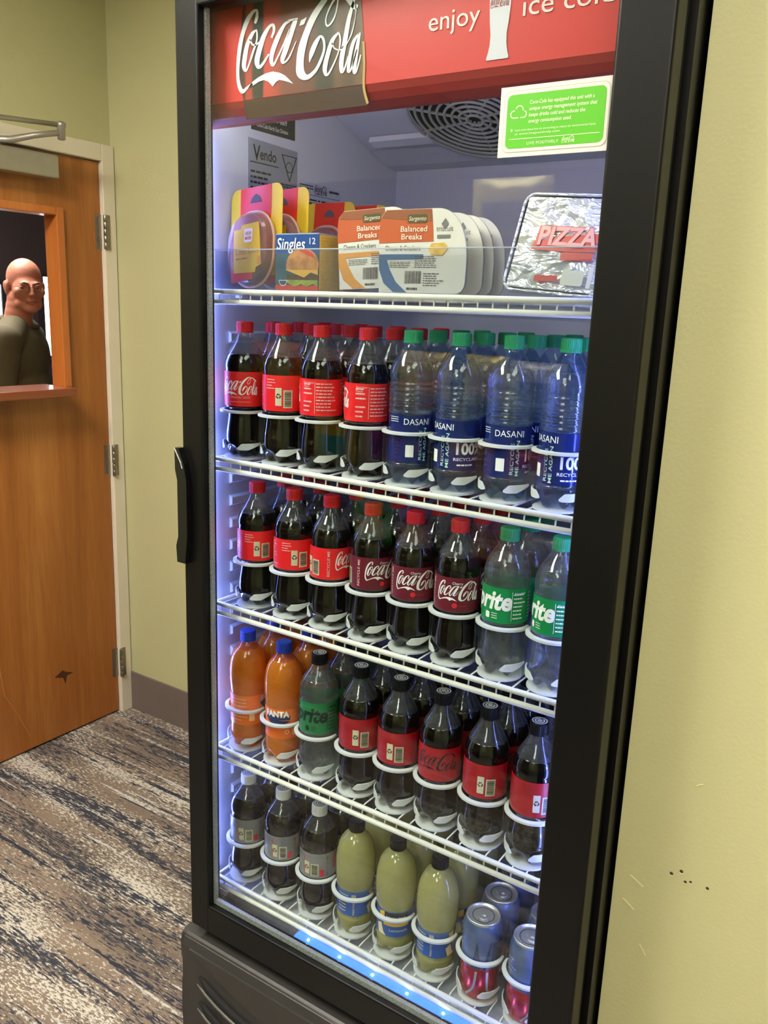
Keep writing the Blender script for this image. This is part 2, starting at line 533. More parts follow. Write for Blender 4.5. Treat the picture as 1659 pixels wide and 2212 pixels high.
PAINT = wall_paint('olive_paint', (188, 185, 141))
CARPET = carpet_mat()
WOOD = wood_mat('door_veneer', (138, 78, 26), (160, 96, 38), (182, 120, 58))
TRIMWOOD = wood_mat('window_trim_wood', (170, 92, 36), (188, 108, 46), (200, 126, 62))
LEDGEWOOD = wood_mat('ledge_wood', (120, 58, 32), (140, 74, 44), (160, 92, 60), sc=(9, 0.5, 9), rough=0.25)
CREAM = mat('cream_paint', (222, 212, 190), 0.4, var=0.03, vscale=6)
BASEB = mat('vinyl_baseboard', (112, 100, 94), 0.5, var=0.05, vscale=15)
CEILM = mat('ceiling_tile', (225, 222, 212), 0.9, bump=0.3, bscale=120)
STEEL = mat('brushed_steel', (150, 142, 132), 0.35, 0.9, var=0.1, vscale=60)
ALU = mat('satin_aluminium', (172, 168, 158), 0.4, 0.7, var=0.04, vscale=30)
DARKWALL = mat('dark_panel', (52, 42, 42), 0.6, var=0.1, vscale=3)

def struct(name, vf, m, parent=None):
    o = obj(name, vf, m, parent)
    if parent is None:
        o['kind'] = 'structure'
    return o

XL, YB, ZC = -1.53, 0.96, 2.75       # left wall face, back wall face, ceiling
XR, YR = 0.742, -0.012               # the wall that the cooler is recessed beside
XE, YN = 2.7, -3.6                   # far right wall and the wall behind the camera
BX = -4.3                            # end of the office behind the door

struct('floor', box(BX - .1, XE + .1, YN - .1, 3.3, -0.1, 0), CARPET)
struct('ceiling', box(BX - .1, XE + .1, YN - .1, 3.3, ZC, ZC + .1), CEILM)
struct('wall_back', box(XL - .12, XE, YB, YB + .12, 0, ZC), PAINT)
struct('wall_right', box(XR, XE, YR, YB, 0, ZC), PAINT)
struct('wall_east', box(XE, XE + .1, YN, YB + .12, 0, ZC), PAINT)
struct('wall_front', box(BX, XE, YN - .1, YN, 0, ZC), PAINT)
# left wall with the doorway cut out of it (doorway y -0.03..0.93, z 0..2.085)
struct('wall_left', join(box(XL - .12, XL, YN, -0.03, 0, ZC), box(XL - .12, XL, -0.03, 0.93, 2.085, ZC), box(XL - .12, XL, 0.93, YB, 0, ZC)), PAINT)
# office beyond the door
struct('wall_office_end', box(BX - .1, BX, YN, 3.3, 0, ZC), DARKWALL)
struct('wall_office_side', box(BX, XL - .12, 3.2, 3.3, 0, ZC), DARKWALL)
struct('wall_office_return', box(XL - .12, XL - .02, YB + .12, 3.2, 0, ZC), DARKWALL)
struct('baseboard_back', bevel_box(XL + .001, -0.09, YB - .008, YB + .002, 0.0, 0.158, .002), BASEB)
struct('baseboard_right', bevel_box(XR, XE, YR - .008, YR + .002, 0.0, 0.158, .002), BASEB)
struct('baseboard_left', bevel_box(XL - .002, XL + .008, YN, -0.10, 0.0, 0.158, .002), BASEB)

# small dents and pinholes in the right wall's paint
dent = mat('bare_plaster_hole', (60, 54, 34), 0.9)
rimm = mat('lit_rim_and_scratch', (205, 198, 150), 0.5)  # paler colour holds the overhead light on pinhole edges; scratches share it
wr = bpy.data.objects['wall_right']
for (x, z, r) in ((.822, .834, .0022), (.835, .843, .0022), (.842, .829, .0018), (.849, .832, .0016), (.872, .832, .002)):
    v, f = lathe([(r * .2, -.0008), (r, -.0006), (r * 1.2, .0006)], 12, cap1=False)
    o = obj('pinhole', ([(x + a, YR - .0004 + c * .4, z + b) for a, b, c in v], f), dent, wr)
    v, f = tube([(x - r, YR - .0003, z - r * 1.1), (x, YR - .0008, z - r * 1.5), (x + r, YR - .0003, z - r * 1.1)], r * .35, 6)
    obj('lit_rim', (v, f), rimm, wr)  # highlight painted along the pinhole's lower edge
for (x0, z0, x1, z1) in ((.765, .806, .785, .795), (.758, .764, .776, .752), (.84, .98, .848, .985), (.79, .70, .80, .685)):
    v, f = tube([(x0, YR - .0001, z0), ((x0 + x1) / 2, YR - .0005, (z0 + z1) / 2 + .0008), (x1, YR - .0001, z1)], .0009, 6)
    obj('paint_scratch', (v, f), rimm, wr)

# door frame
tr = empty('trim_1', (XL, .45, 0)); tr['kind'] = 'structure'
def tpart(name, vf, m): 
    v = [(a - XL, b - .45, c) for a, b, c in vf[0]]
    return obj(name, (v, vf[1]), m, tr)
tpart('jamb_casing', bevel_box(XL - .004, XL + .022, .905, .957, 0, 2.118, .003), CREAM)
tpart('jamb_casing', bevel_box(XL - .004, XL + .022, -.075, -.02, 0, 2.118, .003), CREAM)
tpart('head_casing', bevel_box(XL - .004, XL + .022, -.02, .905, 2.064, 2.118, .003), CREAM)
tpart('jamb', box(XL - .12, XL - .004, .905, .93, 0, 2.085), CREAM)
tpart('jamb', box(XL - .12, XL - .004, -.03, -.02, 0, 2.085), CREAM)
tpart('head_jamb', box(XL - .12, XL - .004, -.02, .905, 2.064, 2.085), CREAM)

# the door leaf with its pass-through window
dr = empty('door_1', (XL, .45, 0)); dr['kind'] = 'structure'
dr['label'] = 'brown veneered wooden door with a pass-through window, ledge and closer'
def dpart(name, vf, m, parent=dr, smooth=False):
    v = [(a - XL, b - .45, c) for a, b, c in vf[0]]
    return obj(name, (v, vf[1]), m, parent, smooth)
X0, X1 = XL - .042, XL + .004
WY0, WY1, WZ0, WZ1 = .06, .738, 1.30, 1.885      # window cut-out
dpart('leaf', join(box(X0, X1, WY1, .9015, .008, 2.060), box(X0, X1, -.018, WY0, .008, 2.060),
                   box(X0, X1, WY0, WY1, .008, WZ0), box(X0, X1, WY0, WY1, WZ1, 2.060)), WOOD)
# bevelled wood stop round the opening: lies in the reveal and laps the face
for nm, q in (('window_stop', bevel_box(X0 - .012, X1 + .012, WY1 - .020, WY1 + .010, WZ0, WZ1 + .008, .004)),
              ('window_stop', bevel_box(X0 - .012, X1 + .012, WY0 - .006, WY0 + .026, WZ0, WZ1 + .008, .004)),
              ('window_stop', bevel_box(X0 - .012, X1 + .012, WY0 + .026, WY1 - .020, WZ1 - .018, WZ1 + .008, .004))):
    dpart(nm, q, TRIMWOOD)
lg = dpart('ledge', bevel_box(X0 - .03, XL + .105, WY0 - .03, .700, 1.278, 1.306, .003), LEDGEWOOD)
for z in (1.83, 1.02, .213):
    hg = dpart('hinge', join(box(XL + .003, XL + .006, .880, .9045, z - .058, z + .058), box(XL + .0215, XL + .024, .905, .928, z - .058, z + .058)), STEEL)
    for k in range(5):
        v, f = lathe([(.0065, -.0108), (.0072, -.0098), (.0072, .0098), (.0065, .0108)], 12)
        dpart('knuckle', ([(a + XL + .028, b + .905, c + z - .046 + .023 * k) for a, b, c in v], f), STEEL, hg, True)
cl = dpart('door_closer', bevel_box(X1, XL + .068, .25, .70, 1.975, 2.046, .006), ALU)
dpart('closer_shaft', ([(a + XL + .036, b + .50, c + 2.046) for a, b, c in lathe([(.016, 0), (.016, .012), (.010, .02)], 16)[0]], lathe([(.016, 0), (.016, .012), (.010, .02)], 16)[1]), STEEL, cl)
a0, a1, a2 = (XL + .036, .50, 2.068), (XL + .15, .645, 2.098), (XL + .15, .653, 2.10)
dpart('closer_arm', join(tube([(XL + .036, .485, 2.062), (XL + .06, .535, 2.066), (XL + .10, .59, 2.085), a1], [.011, .011, .009, .009], 8)), ALU, cl, True)
dpart('arm_elbow', ([(a + a2[0], b + a2[1], c + a2[2]) for a, b, c in lathe([(.006, -.022), (.012, -.02), (.012, .014), (.0145, .016), (.0145, .028), (.006, .033)], 14)[0]], lathe([(0,)*2]*6, 14)[1]), ALU, cl, True)
dpart('closer_rod', tube([(XL + .15, .653, 2.122), (XL + .09, .40, 2.112), (XL + .03, .15, 2.105)], .0075, 8), ALU, cl, True)
dpart('arm_shoe', bevel_box(XL + .018, XL + .04, .09, .18, 2.085, 2.115, .003), ALU, cl)

# a long pale scratch and a torn chip in the veneer
SCR = mat('scratched_veneer', (186, 118, 58), 0.6)
CHIP = mat('chipped_veneer', (74, 38, 16), 0.8)
scr = [(XL + .0045, .39, .60), (XL + .0045, .40, .45), (XL + .0045, .415, .30), (XL + .0045, .42, .25), (XL + .0045, .465, .16), (XL + .0045, .51, .05)]
dpart('veneer_scratch', tube(scr, .0016, 5), SCR)
dpart('veneer_chip', prism([(.62, .245), (.655, .262), (.668, .252), (.70, .238), (.672, .236), (.664, .205), (.656, .232)], X1, X1 + .0008, 'yz'), CHIP)

# ceiling lights
def ceiling_light(x, y, strength, label, w=.6, l=1.2):
    t = empty('ceiling_light', (x, y, ZC))
    fr = join(box(-w / 2, w / 2, -l / 2, -l / 2 + .03, -.02, 0), box(-w / 2, w / 2, l / 2 - .03, l / 2, -.02, 0),
              box(-w / 2, -w / 2 + .03, -l / 2 + .03, l / 2 - .03, -.02, 0), box(w / 2 - .03, w / 2, -l / 2 + .03, l / 2 - .03, -.02, 0))
    obj('frame', fr, mat('white_enamel', (235, 235, 230), .4), t)
    m = mat('diffuser_%g' % strength, (250, 250, 245), .6, emit=(255, 249, 238), estr=strength)
    obj('diffuser', box(-w / 2 + .03, w / 2 - .03, -l / 2 + .03, l / 2 - .03, -.012, -.004), m, t)
    tag(t, label, 'ceiling light', 'recessed ceiling lights')
ceiling_light(1.35, -.95, CEIL_LAMP * .55, 'recessed white ceiling light over the standing place before the drinks cooler')
ceiling_light(.62, -2.1, CEIL_LAMP * .5, 'recessed white ceiling light near the snack rack')
ceiling_light(-.55, -1.12, CEIL_LAMP * 2.4, 'recessed white ceiling light nearest the wooden door')
ceiling_light(1.0, -3.0, CEIL_LAMP, 'recessed white ceiling light nearest the wall opposite the cooler')
ceiling_light(-2.9, 1.0, BACKROOM_LAMP, 'recessed white ceiling light in the office behind the door')

# ================================================================ COOLER
BLACK = mat('black_powder_coat', (10, 10, 10), 0.36, spec=.28, var=0.12, vscale=90, bump=0.05, bscale=700)
BLACKG = mat('black_gloss', (14, 14, 15), 0.12)
KICK = mat('black_moulded_plastic', (46, 44, 43), 0.42, var=0.1, vscale=14, bump=0.15, bscale=500)
RUBBER = mat('black_gasket', (16, 16, 16), 0.6)
LINER = mat('white_liner', (206, 209, 214), 0.5, var=0.02, vscale=8)
WIREW = mat('white_coated_wire', (232, 230, 218), 0.35)
LANE = mat('white_lane_plastic', (206, 208, 206), 0.4)
SPACER = mat('spacer_foil', (172, 172, 168), 0.35, 0.3, var=0.45, vscale=420)
GLASS = thin_glass('door_glass', (242, 246, 245), ior=1.37, rough=0.0)
WHITEP = mat('white_print', (240, 240, 238), 0.5)
BLACKP = mat('black_print', (24, 24, 26), 0.5)
DXL, DXR, DZ0, DZ1 = -.055, .731, .392, 2.13
GX0, GX1, GZ0, GZ1 = -.005, .663, .452, 2.045
LXL, LXR, LYB, LZ0 = -.062, .70, .55, .44
SHZ = {1: 1.6255, 2: 1.3336, 3: 1.0588, 4: .7607, 5: .470}
OX, OY = .338, .3
ck = empty('drinks_cooler', (OX, OY, 0))
tag(ck, 'tall black glass-door drinks cooler with a red header sign', 'cooler')
def cpart(name, vf, m, parent=None, smooth=False):
    v = [(a - OX, b - OY, c) for a, b, c in vf[0]]
    return obj(name, (v, vf[1]), m, parent or ck, smooth)

cb = cpart('cabinet', join(box(-.088, LXL - .008, -.048, .66, .02, 2.13), box(LXR + .008, .736, -.048, .66, .02, 2.13),
                      box(LXL - .008, LXR + .008, .57, .66, .02, 2.13), box(LXL - .008, LXR + .008, -.048, .57, 2.075, 2.13),
                      box(LXL - .008, LXR + .008, -.048, .57, .02, LZ0 - .012)), BLACK)
for x in (-.05, .70):
    for y in (.0, .60):
        cpart('levelling_foot', ([(a + x, b + y, c) for a, b, c in lathe([(.018, 0), (.02, .004), (.012, .008), (.008, .02)], 14)[0]], lathe([(0, 0)] * 4, 14)[1]), RUBBER)
ln = cpart('liner', join(box(LXL - .008, LXL, -.046, LYB, LZ0, 2.075), box(LXR, LXR + .008, -.046, LYB, LZ0, 2.075),
                    box(LXL - .008, LXR + .008, LYB, LYB + .02, LZ0, 2.075), box(LXL, LXR, -.046, LYB, LZ0 - .012, LZ0)), LINER)
z = .49
while z < 1.57:                                   # moulded ribs along both side walls
    cpart('liner_rib', prism([(LXL, z), (LXL + .007, z + .004), (LXL + .007, z + .017), (LXL, z + .021)], +.014, .53, 'xz'), LINER, ln)
    z += .0435
# evaporator housing with fan guard
hz = cpart('evaporator_housing', prism([(.02, 2.072), (.02, 2.056), (.06, 2.0674), (.505, 1.907), (.549, 1.903), (.549, 2.072)], LXL + .001, LXR - .001, 'yz'), LINER)
fc = Vector((.232, .362, 2.0880 - .36 * .362))
slope_n = Vector((0, -.36, -1)).normalized()
ex, ey = Vector((1, 0, 0)), Vector((0, 1, -.36)).normalized()
def onfan(a, b, d): return tuple(fc + ex * a + ey * b + slope_n * d)
GUARD = mat('grey_fan_guard', (168, 172, 160), 0.5)
dv, df = lathe([(.128, 0), (.128, .001)], 40)
cpart('fan_recess', ([onfan(a, b, c + .0015) for a, b, c in dv], df), mat('fan_dark', (40, 42, 38), .8), hz)
for k in range(9):
    r = .016 + .0142 * k
    cpart('guard_ring', tube([onfan(r * math.cos(q * PI / 20), r * math.sin(q * PI / 20), .008) for q in range(40)], .0028, 6, closed=True), GUARD, hz, True)
for k in range(10):
    a = k * PI / 5 + .2
    cpart('guard_spoke', tube([onfan(.012 * math.cos(a), .012 * math.sin(a), .006), onfan(.131 * math.cos(a + .25), .131 * math.sin(a + .25), .006)], .0028, 6), GUARD, hz)
cpart('housing_strip', ([tuple(Vector((OX * 0, 0, 0)) + Vector(onfan(a - .19, b + .045, d))) for a, b, d in box(-.07, .07, -.012, .012, .001, .012)[0]], box(0, 1, 0, 1, 0, 1)[1]), mat('white_strip', (225, 228, 230), .5), hz)  # pale raised strip on the sloped housing face
# light strips in the front corners
LEDM = mat('led_lens', (200, 205, 235), .4, emit=(124, 138, 255), estr=LED)
LEDP = mat('led_chip', (255, 255, 255), .4, emit=(190, 205, 255), estr=LED * 5)
for x0, x1, xd in ((LXL, LXL + .006, LXL + .0065), (LXR - .006, LXR, LXR - .0065)):
    st = cpart('light_strip', bevel_box(x0, x1, -.044, -.030, .475, 1.875, .0015), LEDM)
    zz = .50
    while zz < 1.87:
        v, f = lathe([(.0012, -.002), (.0028, -.001), (.0028, .001), (.0012, .002)], 8)
        cpart('led', ([(a * .6 + xd, b - .037, c * 1.5 + zz) for a, b, c in v], f), LEDP, st)
        zz += .0735

# stickers on the liner wall
BLK = mat('black_sticker', (30, 32, 30), .4)
PLATE = mat('grey_data_plate', (160, 164, 172), .35, .3)
def LP(pts): return poly2([(a * 1.0155 + .0177, b * 1.0155 - .0249) for a, b in pts])
def lw(vf, d=LXL + .0006):      # flat print on the left liner wall; 2D x = world y
    vf = ([(a * 1.0155 + .0177, b * 1.0155 - .0249) for a, b in vf[0]], vf[1])
    return flat((vf[0], [tuple(reversed(f)) for f in vf[1]]), d, 'yz')
s1 = cpart('service_sticker', slab(LP([(.055, 1.948), (.174, 1.948), (.174, 1.902), (.055, 1.902)]), LXL + .0005, LXL, 'yz'), BLK, ln)
s2 = cpart('data_plate', slab(LP([(.047, 1.888), (.182, 1.884), (.182, 1.760), (.047, 1.760)]), LXL + .0005, LXL, 'yz'), PLATE, ln)
s3 = cpart('warranty_sticker', slab(LP([(.186, 1.838), (.32, 1.832), (.32, 1.76), (.186, 1.76)]), LXL + .0004, LXL, 'yz'), mat('pale_sticker', (196, 200, 210), .4), ln)
cpart('service_print', lw(join2(xf2(text2('1-800-647-8609', .014, width=.060), 1, 1, .088, 1.923), xf2(text2('Coca-Cola North East Division', .010, width=.085), 1, 1, .068, 1.909), xf2(text2('For service call', .009, width=.05), 1, 1, .094, 1.938)), LXL + .0009), WHITEP, ln)
cpart('plate_print', lw(join2(xf2(text2('V', .036, bold=.02), .8, 1, .060, 1.853), xf2(text2('endo', .026, bold=.02, width=.044), 1, 1, .077, 1.856),
      rect2(.052, .128, 1.848, 1.850), lines2(.053, .125, 1.775, 1.838, 7, .4, 5, .4),
      ring2(.158, 1.853, .008, .0095, 16), rect2(.136, .18, 1.872, 1.8735), poly2([(.136, 1.8735), (.139, 1.8735), (.160, 1.83), (.158, 1.828)]), poly2([(.180, 1.8735), (.177, 1.8735), (.158, 1.83), (.160, 1.828)]),
      lines2(.134, .182, 1.816, 1.824, 2, .4, 8), ring2(.158, 1.785, .009, .013, 18)), LXL + .0009), BLACKP, ln)
cpart('sticker_print', lw(join2(lines2(.19, .23, 1.822, 1.832, 2, .4, 3, 0.), logo2(.04, .235, 1.816, 2), lines2(.282, .316, 1.822, 1.83, 1, .5, 4), rect2(.19, .316, 1.813, 1.8138), lines2(.19, .31, 1.795, 1.808, 2, .4, 9)), LXL + .0009), BLACKP, ln)

# header sign
REDH = mat('header_red', (206, 48, 44), .42, var=0.04, vscale=5)
HY = -.066
hd = cpart('header_sign', join(box(LXL + .001, LXR - .001, HY, -.03, 1.914, 2.07)), REDH)
cpart('header_lip', prism([(HY, 1.9138), (HY + .003, 1.904), (HY + .009, 1.894), (HY + .02, 1.886), (-.03, 1.886), (-.03, 1.9138)], LXL + .001, LXR - .001, 'yz'), mat('header_red_shaded', (150, 40, 36), .6), hd)  # shade of the downward-facing lip put into a darker red
def colaphoto():
    m, nt, b = node_mat('printed_cola_bottle')
    N = nt.nodes.new; L = nt.links.new
    tc = N('ShaderNodeTexCoord'); sp = N('ShaderNodeSeparateXYZ'); L(tc.outputs['Object'], sp.inputs[0])
    n = N('ShaderNodeTexNoise'); n.inputs['Scale'].default_value = 26; n.inputs['Detail'].default_value = 3
    mp = N('ShaderNodeMapping'); mp.inputs['Scale'].default_value = (1, 1, .25); L(tc.outputs['Object'], mp.inputs[0]); L(mp.outputs[0], n.inputs['Vector'])
    a = N('ShaderNodeMath'); a.operation = 'MULTIPLY_ADD'; L(n.outputs['Fac'], a.inputs[0]); a.inputs[1].default_value = .014; L(sp.outputs['X'], a.inputs[2])
    mr = N('ShaderNodeMapRange'); mr.inputs['From Min'].default_value = .04 - OX + .007; mr.inputs['From Max'].default_value = .282 - OX + .007
    L(a.outputs[0], mr.inputs['Value'])
    rp = N('ShaderNodeValToRGB'); rp.color_ramp.interpolation = 'LINEAR'
    e = rp.color_ramp.elements
    cols = [(0, (58, 36, 24)), (.05, (70, 34, 22)), (.07, (176, 58, 46)), (.11, (170, 56, 44)), (.13, (48, 44, 30)), (.20, (44, 42, 28)), (.22, (186, 58, 46)), (.30, (176, 60, 48)),
            (.38, (120, 62, 46)), (.60, (104, 58, 42)), (.66, (62, 52, 34)), (.76, (58, 48, 32)), (.80, (104, 70, 46)), (.9, (82, 54, 36)), (1, (120, 84, 52))]
    e[0].position = 0; e[0].color = (*lin(cols[0][1]), 1); e[1].position = 1; e[1].color = (*lin(cols[-1][1]), 1)
    for p_, c_ in cols[1:-1]:
        k = e.new(p_); k.color = (*lin(c_), 1)
    L(mr.outputs[0], rp.inputs[0]); L(rp.outputs[0], b.inputs['Base Color']); b.inputs['Roughness'].default_value = .4
    return m
pic = [(.050, 1.9145), (.046, 1.93), (.042, 1.955), (.0425, 1.985), (.046, 2.02), (.052, 2.069), (.262, 2.069), (.272, 2.03), (.278, 1.98), (.2805, 1.94), (.2815, 1.9145)]
cpart('bottle_picture', slab(poly2(pic), HY - .0006, HY, 'xz'), colaphoto(), hd)
cpart('bottle_picture_foot', prism([(.056, 1.886), (.050, 1.9137), (.2815, 1.9137), (.289, 1.886)], HY - .0006, HY + .0002), mat('printed_cola_foot', (66, 38, 26), .35), hd)
cpart('bottle_picture_edge', slab(join2(ribbon([(.2785, 1.97, .002), (.281, 1.94, .003), (.2815, 1.91, .003), (.289, 1.888, .002)], 5)), HY - .0012, HY - .0006), mat('amber_edge', (188, 150, 90), .4), hd)
cpart('header_logo', slab(logo2(.245, .038, 1.930, 8), HY - .0016, HY - .0008), mat('header_white', (240, 238, 242), .45), hd)
HT = mat('header_text', (232, 214, 212), .45)
cpart('header_lettering', slab(xf2(text2('enjoy', .034, width=.077), 1, 1, .384, 1.9685), HY - .0012, HY), HT, hd)
cpart('header_lettering', slab(xf2(text2('ice cold', .034, width=.118), 1, 1, .521, 1.9685), HY - .0012, HY), HT, hd)
hw = [(0, .0155), (.02, .0158), (.05, .0142), (.13, .0118), (.22, .0114), (.34, .0136), (.48, .0150), (.56, .0152), (.66, .0132), (.78, .0092), (.9, .0062), (1, .0056)]
bz0, bh = 1.9225, .135
bot = [(.491 + w, bz0 + t * bh) for t, w in hw] + [(.491 - w, bz0 + t * bh) for t, w in reversed(hw)]
cpart('header_bottle_shape', slab(poly2(bot), HY - .0012, HY), mat('header_bottle_white', (218, 214, 226), .45), hd)
cpart('header_bottle_logo', flat(logo2(.027, .4775, 1.9835, 3), HY - .0016), mat('header_logo_red', (170, 60, 56), .45), hd)

# door: frame, glass unit, handle
df_ = cpart('door', join(bevel_box(DXL, GX0, -.11, -.0765, DZ0, DZ1, .004, 3), bevel_box(GX1, DXR, -.11, -.072, DZ0, DZ1, .004, 3),
                         bevel_box(GX0 - .004, GX1 + .004, -.1095, -.072, GZ1, DZ1, .003), bevel_box(GX0 - .004, GX1 + .004, -.1095, -.072, DZ0, GZ0, .003)), BLACK)
cpart('glass_pane', box(GX0, GX1, -.1002, -.0962, GZ0, GZ1), GLASS, df_)
cpart('spacer_bar', join(box(GX0, GX0 + .005, -.0960, -.088, GZ0, GZ1)), SPACER, df_)
cpart('spacer_bar', join(box(GX1 - .004, GX1, -.0960, -.088, GZ0, GZ1)), BLACKG, df_)
cpart('spacer_bar', join(box(GX0 + .005, GX1 - .004, -.0960, -.088, GZ0, GZ0 + .010)), SPACER, df_)
cpart('gasket', box(DXL - .012, GX0 - .033, -.0719, -.0482, DZ0 + .02, DZ1 - .02), RUBBER, df_)
cpart('gasket', box(GX1 + .006, DXR - .006, -.0719, -.0482, DZ0 + .02, DZ1 - .02), RUBBER, df_)
cpart('gasket', box(GX0 - .006, GX1 + .006, -.0719, -.0482, 2.072, DZ1 - .02), RUBBER, df_)
cpart('gasket', box(GX0 - .006, GX1 + .006, -.0719, -.0482, DZ0 + .02, .428), RUBBER, df_)
hp = [(-.062, 1.357), (-.061, 1.318), (-.0565, 1.300), (-.0565, 1.198), (-.062, 1.180), (-.060, 1.150), (-.040, 1.150), (-.034, 1.20), (-.034, 1.30), (-.040, 1.33), (-.052, 1.357)]
cpart('handle', prism(hp, -.122, -.1095), BLACKG, df_)
cpart('handle_edge', tube([(-.0615, -.1225, 1.357), (-.046, -.1225, 1.332), (-.043, -.1225, 1.322)], .0012, 6), SPACER, df_)
# inner sill between door and lowest shelf
cpart('sill_trim', prism([(-.047, .424), (-.068, .430), (-.068, .4365), (-.047, .450)], GX0 - .004, GX1 + .004, 'yz'), mat('dark_sill', (40, 40, 44), .25, .4), ln)
LEDB = mat('led_blue_lens', (60, 100, 255), .3, emit=(56, 104, 250), estr=1.1)
sb = cpart('light_strip', bevel_box(.175, .66, -.0675, -.0495, .4415, .4475, .0015), LEDB)
for k in range(7):
    v, f = lathe([(.0012, 0), (.0022, .0004), (.0018, .0012)], 8)
    cpart('led', ([(a + .205 + .073 * k, b - .0605, cc_ + .4475) for a, b, cc_ in v], f), LEDP, sb)
FILLT = mat('added_fill_lens', (220, 225, 245), .4, emit=(226, 230, 246), estr=LED * .36)
cpart('light_strip', bevel_box(LXL + .02, LXR - .02, -.0295, -.014, 1.906, 1.928, .0015), FILLT)  # unseen strip added behind the header to brighten the cooler's upper interior

# green sticker on the glass
SY = -.1003
def rr2(x0, x1, z0, z1, r): return poly2(rrect(x0, x1, z0, z1, r))
sk = cpart('glass_sticker', slab(rr2(.5175, .6655, 1.7965, 1.8785, .0006), SY - .0004, SY), mat('sticker_white', (200, 198, 192), .4), df_)
stk = [('sticker_line', (168, 160, 158), rr2(.5228, .6602, 1.8015, 1.8735, .009), .0006), ('sticker_margin', (200, 198, 192), rr2(.5236, .6594, 1.8023, 1.8727, .0085), .0008),
       ('sticker_green', (80, 170, 26), rr2(.5275, .6555, 1.8062, 1.8688, .007), .0010)]
for nm, c_, vf_, d_ in stk:
    cpart(nm, flat(vf_, SY - d_), mat(nm, c_, .4), df_)
cx, cz = .5425, 1.846
cloud = [ring2(cx - .0055, cz, .0035, .0047, 10, 70, 270), ring2(cx + .002, cz + .0045, .0045, .0057, 12, -10, 160), ring2(cx + .008, cz - .0005, .0032, .0044, 10, -90, 75), rect2(cx - .0055, cx + .001, cz - .0047, cz - .0035), rect2(cx + .0035, cx + .008, cz - .0048, cz - .0036)]
txt = []
for k, s in enumerate(('Coca-Cola has equipped this unit with a', 'unique energy management system that', 'keeps drinks cold and reduces the', 'energy consumption used.')):
    txt.append(xf2(text2(s, .0062, shear=.2, bold=.01, width=(.083, .087, .073, .056)[k]), 1, 1, .5575, 1.8565 - .0072 * k))
txt += [xf2(text2('Learn more about how we are working to reduce our environmental impact', .0036, width=.105), 1, 1, .540, 1.8262), xf2(text2('at www.livepositively.com', .0036, width=.06), 1, 1, .540, 1.8218),
        rect2(.533, .651, 1.8168, 1.8175), xf2(text2('LIVE POSITIVELY', .0046, width=.042), 1, 1, .557, 1.8098), logo2(.0165, .604, 1.8088, 2), rect2(.5345, .5365, 1.826, 1.829)]
cpart('sticker_print', flat(join2(*cloud, *txt), SY - .0013), mat('sticker_text', (206, 220, 184), .4), df_)

# kick panel with curved louvre slots
kx0, kx1, ky = -.074, .750, -.128
prof = [(-.050, .372), (-.112, .372), (-.121, .366), (ky, .352), (ky, .10), (-.118, .055), (-.10, .03), (-.050, .03)]
kp = cpart('kick_panel', prism(prof, kx0 + .012, kx1 - .012, 'yz'), KICK)
cpart('panel_end', prism([(-.050, .372), (-.108, .372), (-.117, .364), (-.121, .345), (-.119, .31), (-.108, .295), (-.108, .275), (-.119, .26), (-.121, .2), (-.118, .12), (-.108, .06), (-.09, .03), (-.050, .03)], kx0, kx0 + .0121, 'yz'), KICK, kp)
cpart('panel_end', prism([(-.050, .372), (-.108, .372), (-.117, .364), (-.121, .345), (-.121, .2), (-.108, .06), (-.09, .03), (-.050, .03)], kx1 - .0121, kx1, 'yz'), KICK, kp)
cpart('panel_crest', tube([(kx0 + .002, -.117, .366), (kx1 - .002, -.117, .366)], .003, 8), KICK, kp, True)
SLOT = mat('slot_dark', (8, 8, 8), .8)
RIM = mat('slot_rim', (84, 82, 78), .35)
for i in range(4):
    for s in (1, -1):
        pth = []
        for k in range(9):
            t = k / 8
            x = -.014 + .012 * i * 0 + .20 * t
            zz = .298 - .058 * i - .115 * t + .075 * t * t
            pth.append((x if s > 0 else .676 - x, ky - .001, zz))
        cpart('louvre_slot', tube(pth, [.003] + [.009] * 7 + [.003], 8), SLOT, kp, True)
        cpart('louvre_rim', tube([(a, b - .007, c - .0105) for a, b, c in pth], [.001] + [.0035] * 7 + [.001], 6), RIM, kp, True)
# pale facet above the louvres
fac = []
for k in range(12):
    t = k / 11
    x = -.04 + .38 * t
    fac.append((x, .345 - .14 * t + .045 * t * t))
cpart('panel_facet', prism([(x, z) for x, z in fac] + [(.34, .352), (-.04, .352)], ky - .004, ky + .002), KICK, kp)
cpart('panel_facet', prism([(.676 - x, z) for x, z in fac] + [(.336, .352), (.716, .352)], ky - .004, ky + .002), KICK, kp)

# ---------------------------------------------------------------- shelves
ORD = ['first', 'second', 'third', 'fourth', 'fifth', 'sixth', 'seventh', 'eighth']
SHN = {1: 'packaged snacks', 2: 'red-capped colas and water', 3: 'maroon cherry labels', 4: 'orange sodas', 5: 'lemonade and cans'}
def shelf_wire():
    return tube([(0, .51, -.0015), (0, -.036, -.0015), (0, -.0425, -.004), (0, -.0430, -.0190)], .0014, 6)
WIRE = new_mesh('wire', *shelf_wire(), WIREW, True)
RAIL = new_mesh('rail', *tube([(LXL + .016, 0, 0), (LXL + .022, 0, 0), (LXR - .012, 0, 0)], [.003, .0046, .0046], 10), WIREW, True)
RAIL2 = new_mesh('rail', *tube([(LXL + .012, 0, 0), (LXR - .008, 0, 0)], .003, 8), WIREW, True)
SIDE = new_mesh('side_wire', *tube([(0, .515, 0), (0, -.045, 0)], .003, 8), WIREW, True)
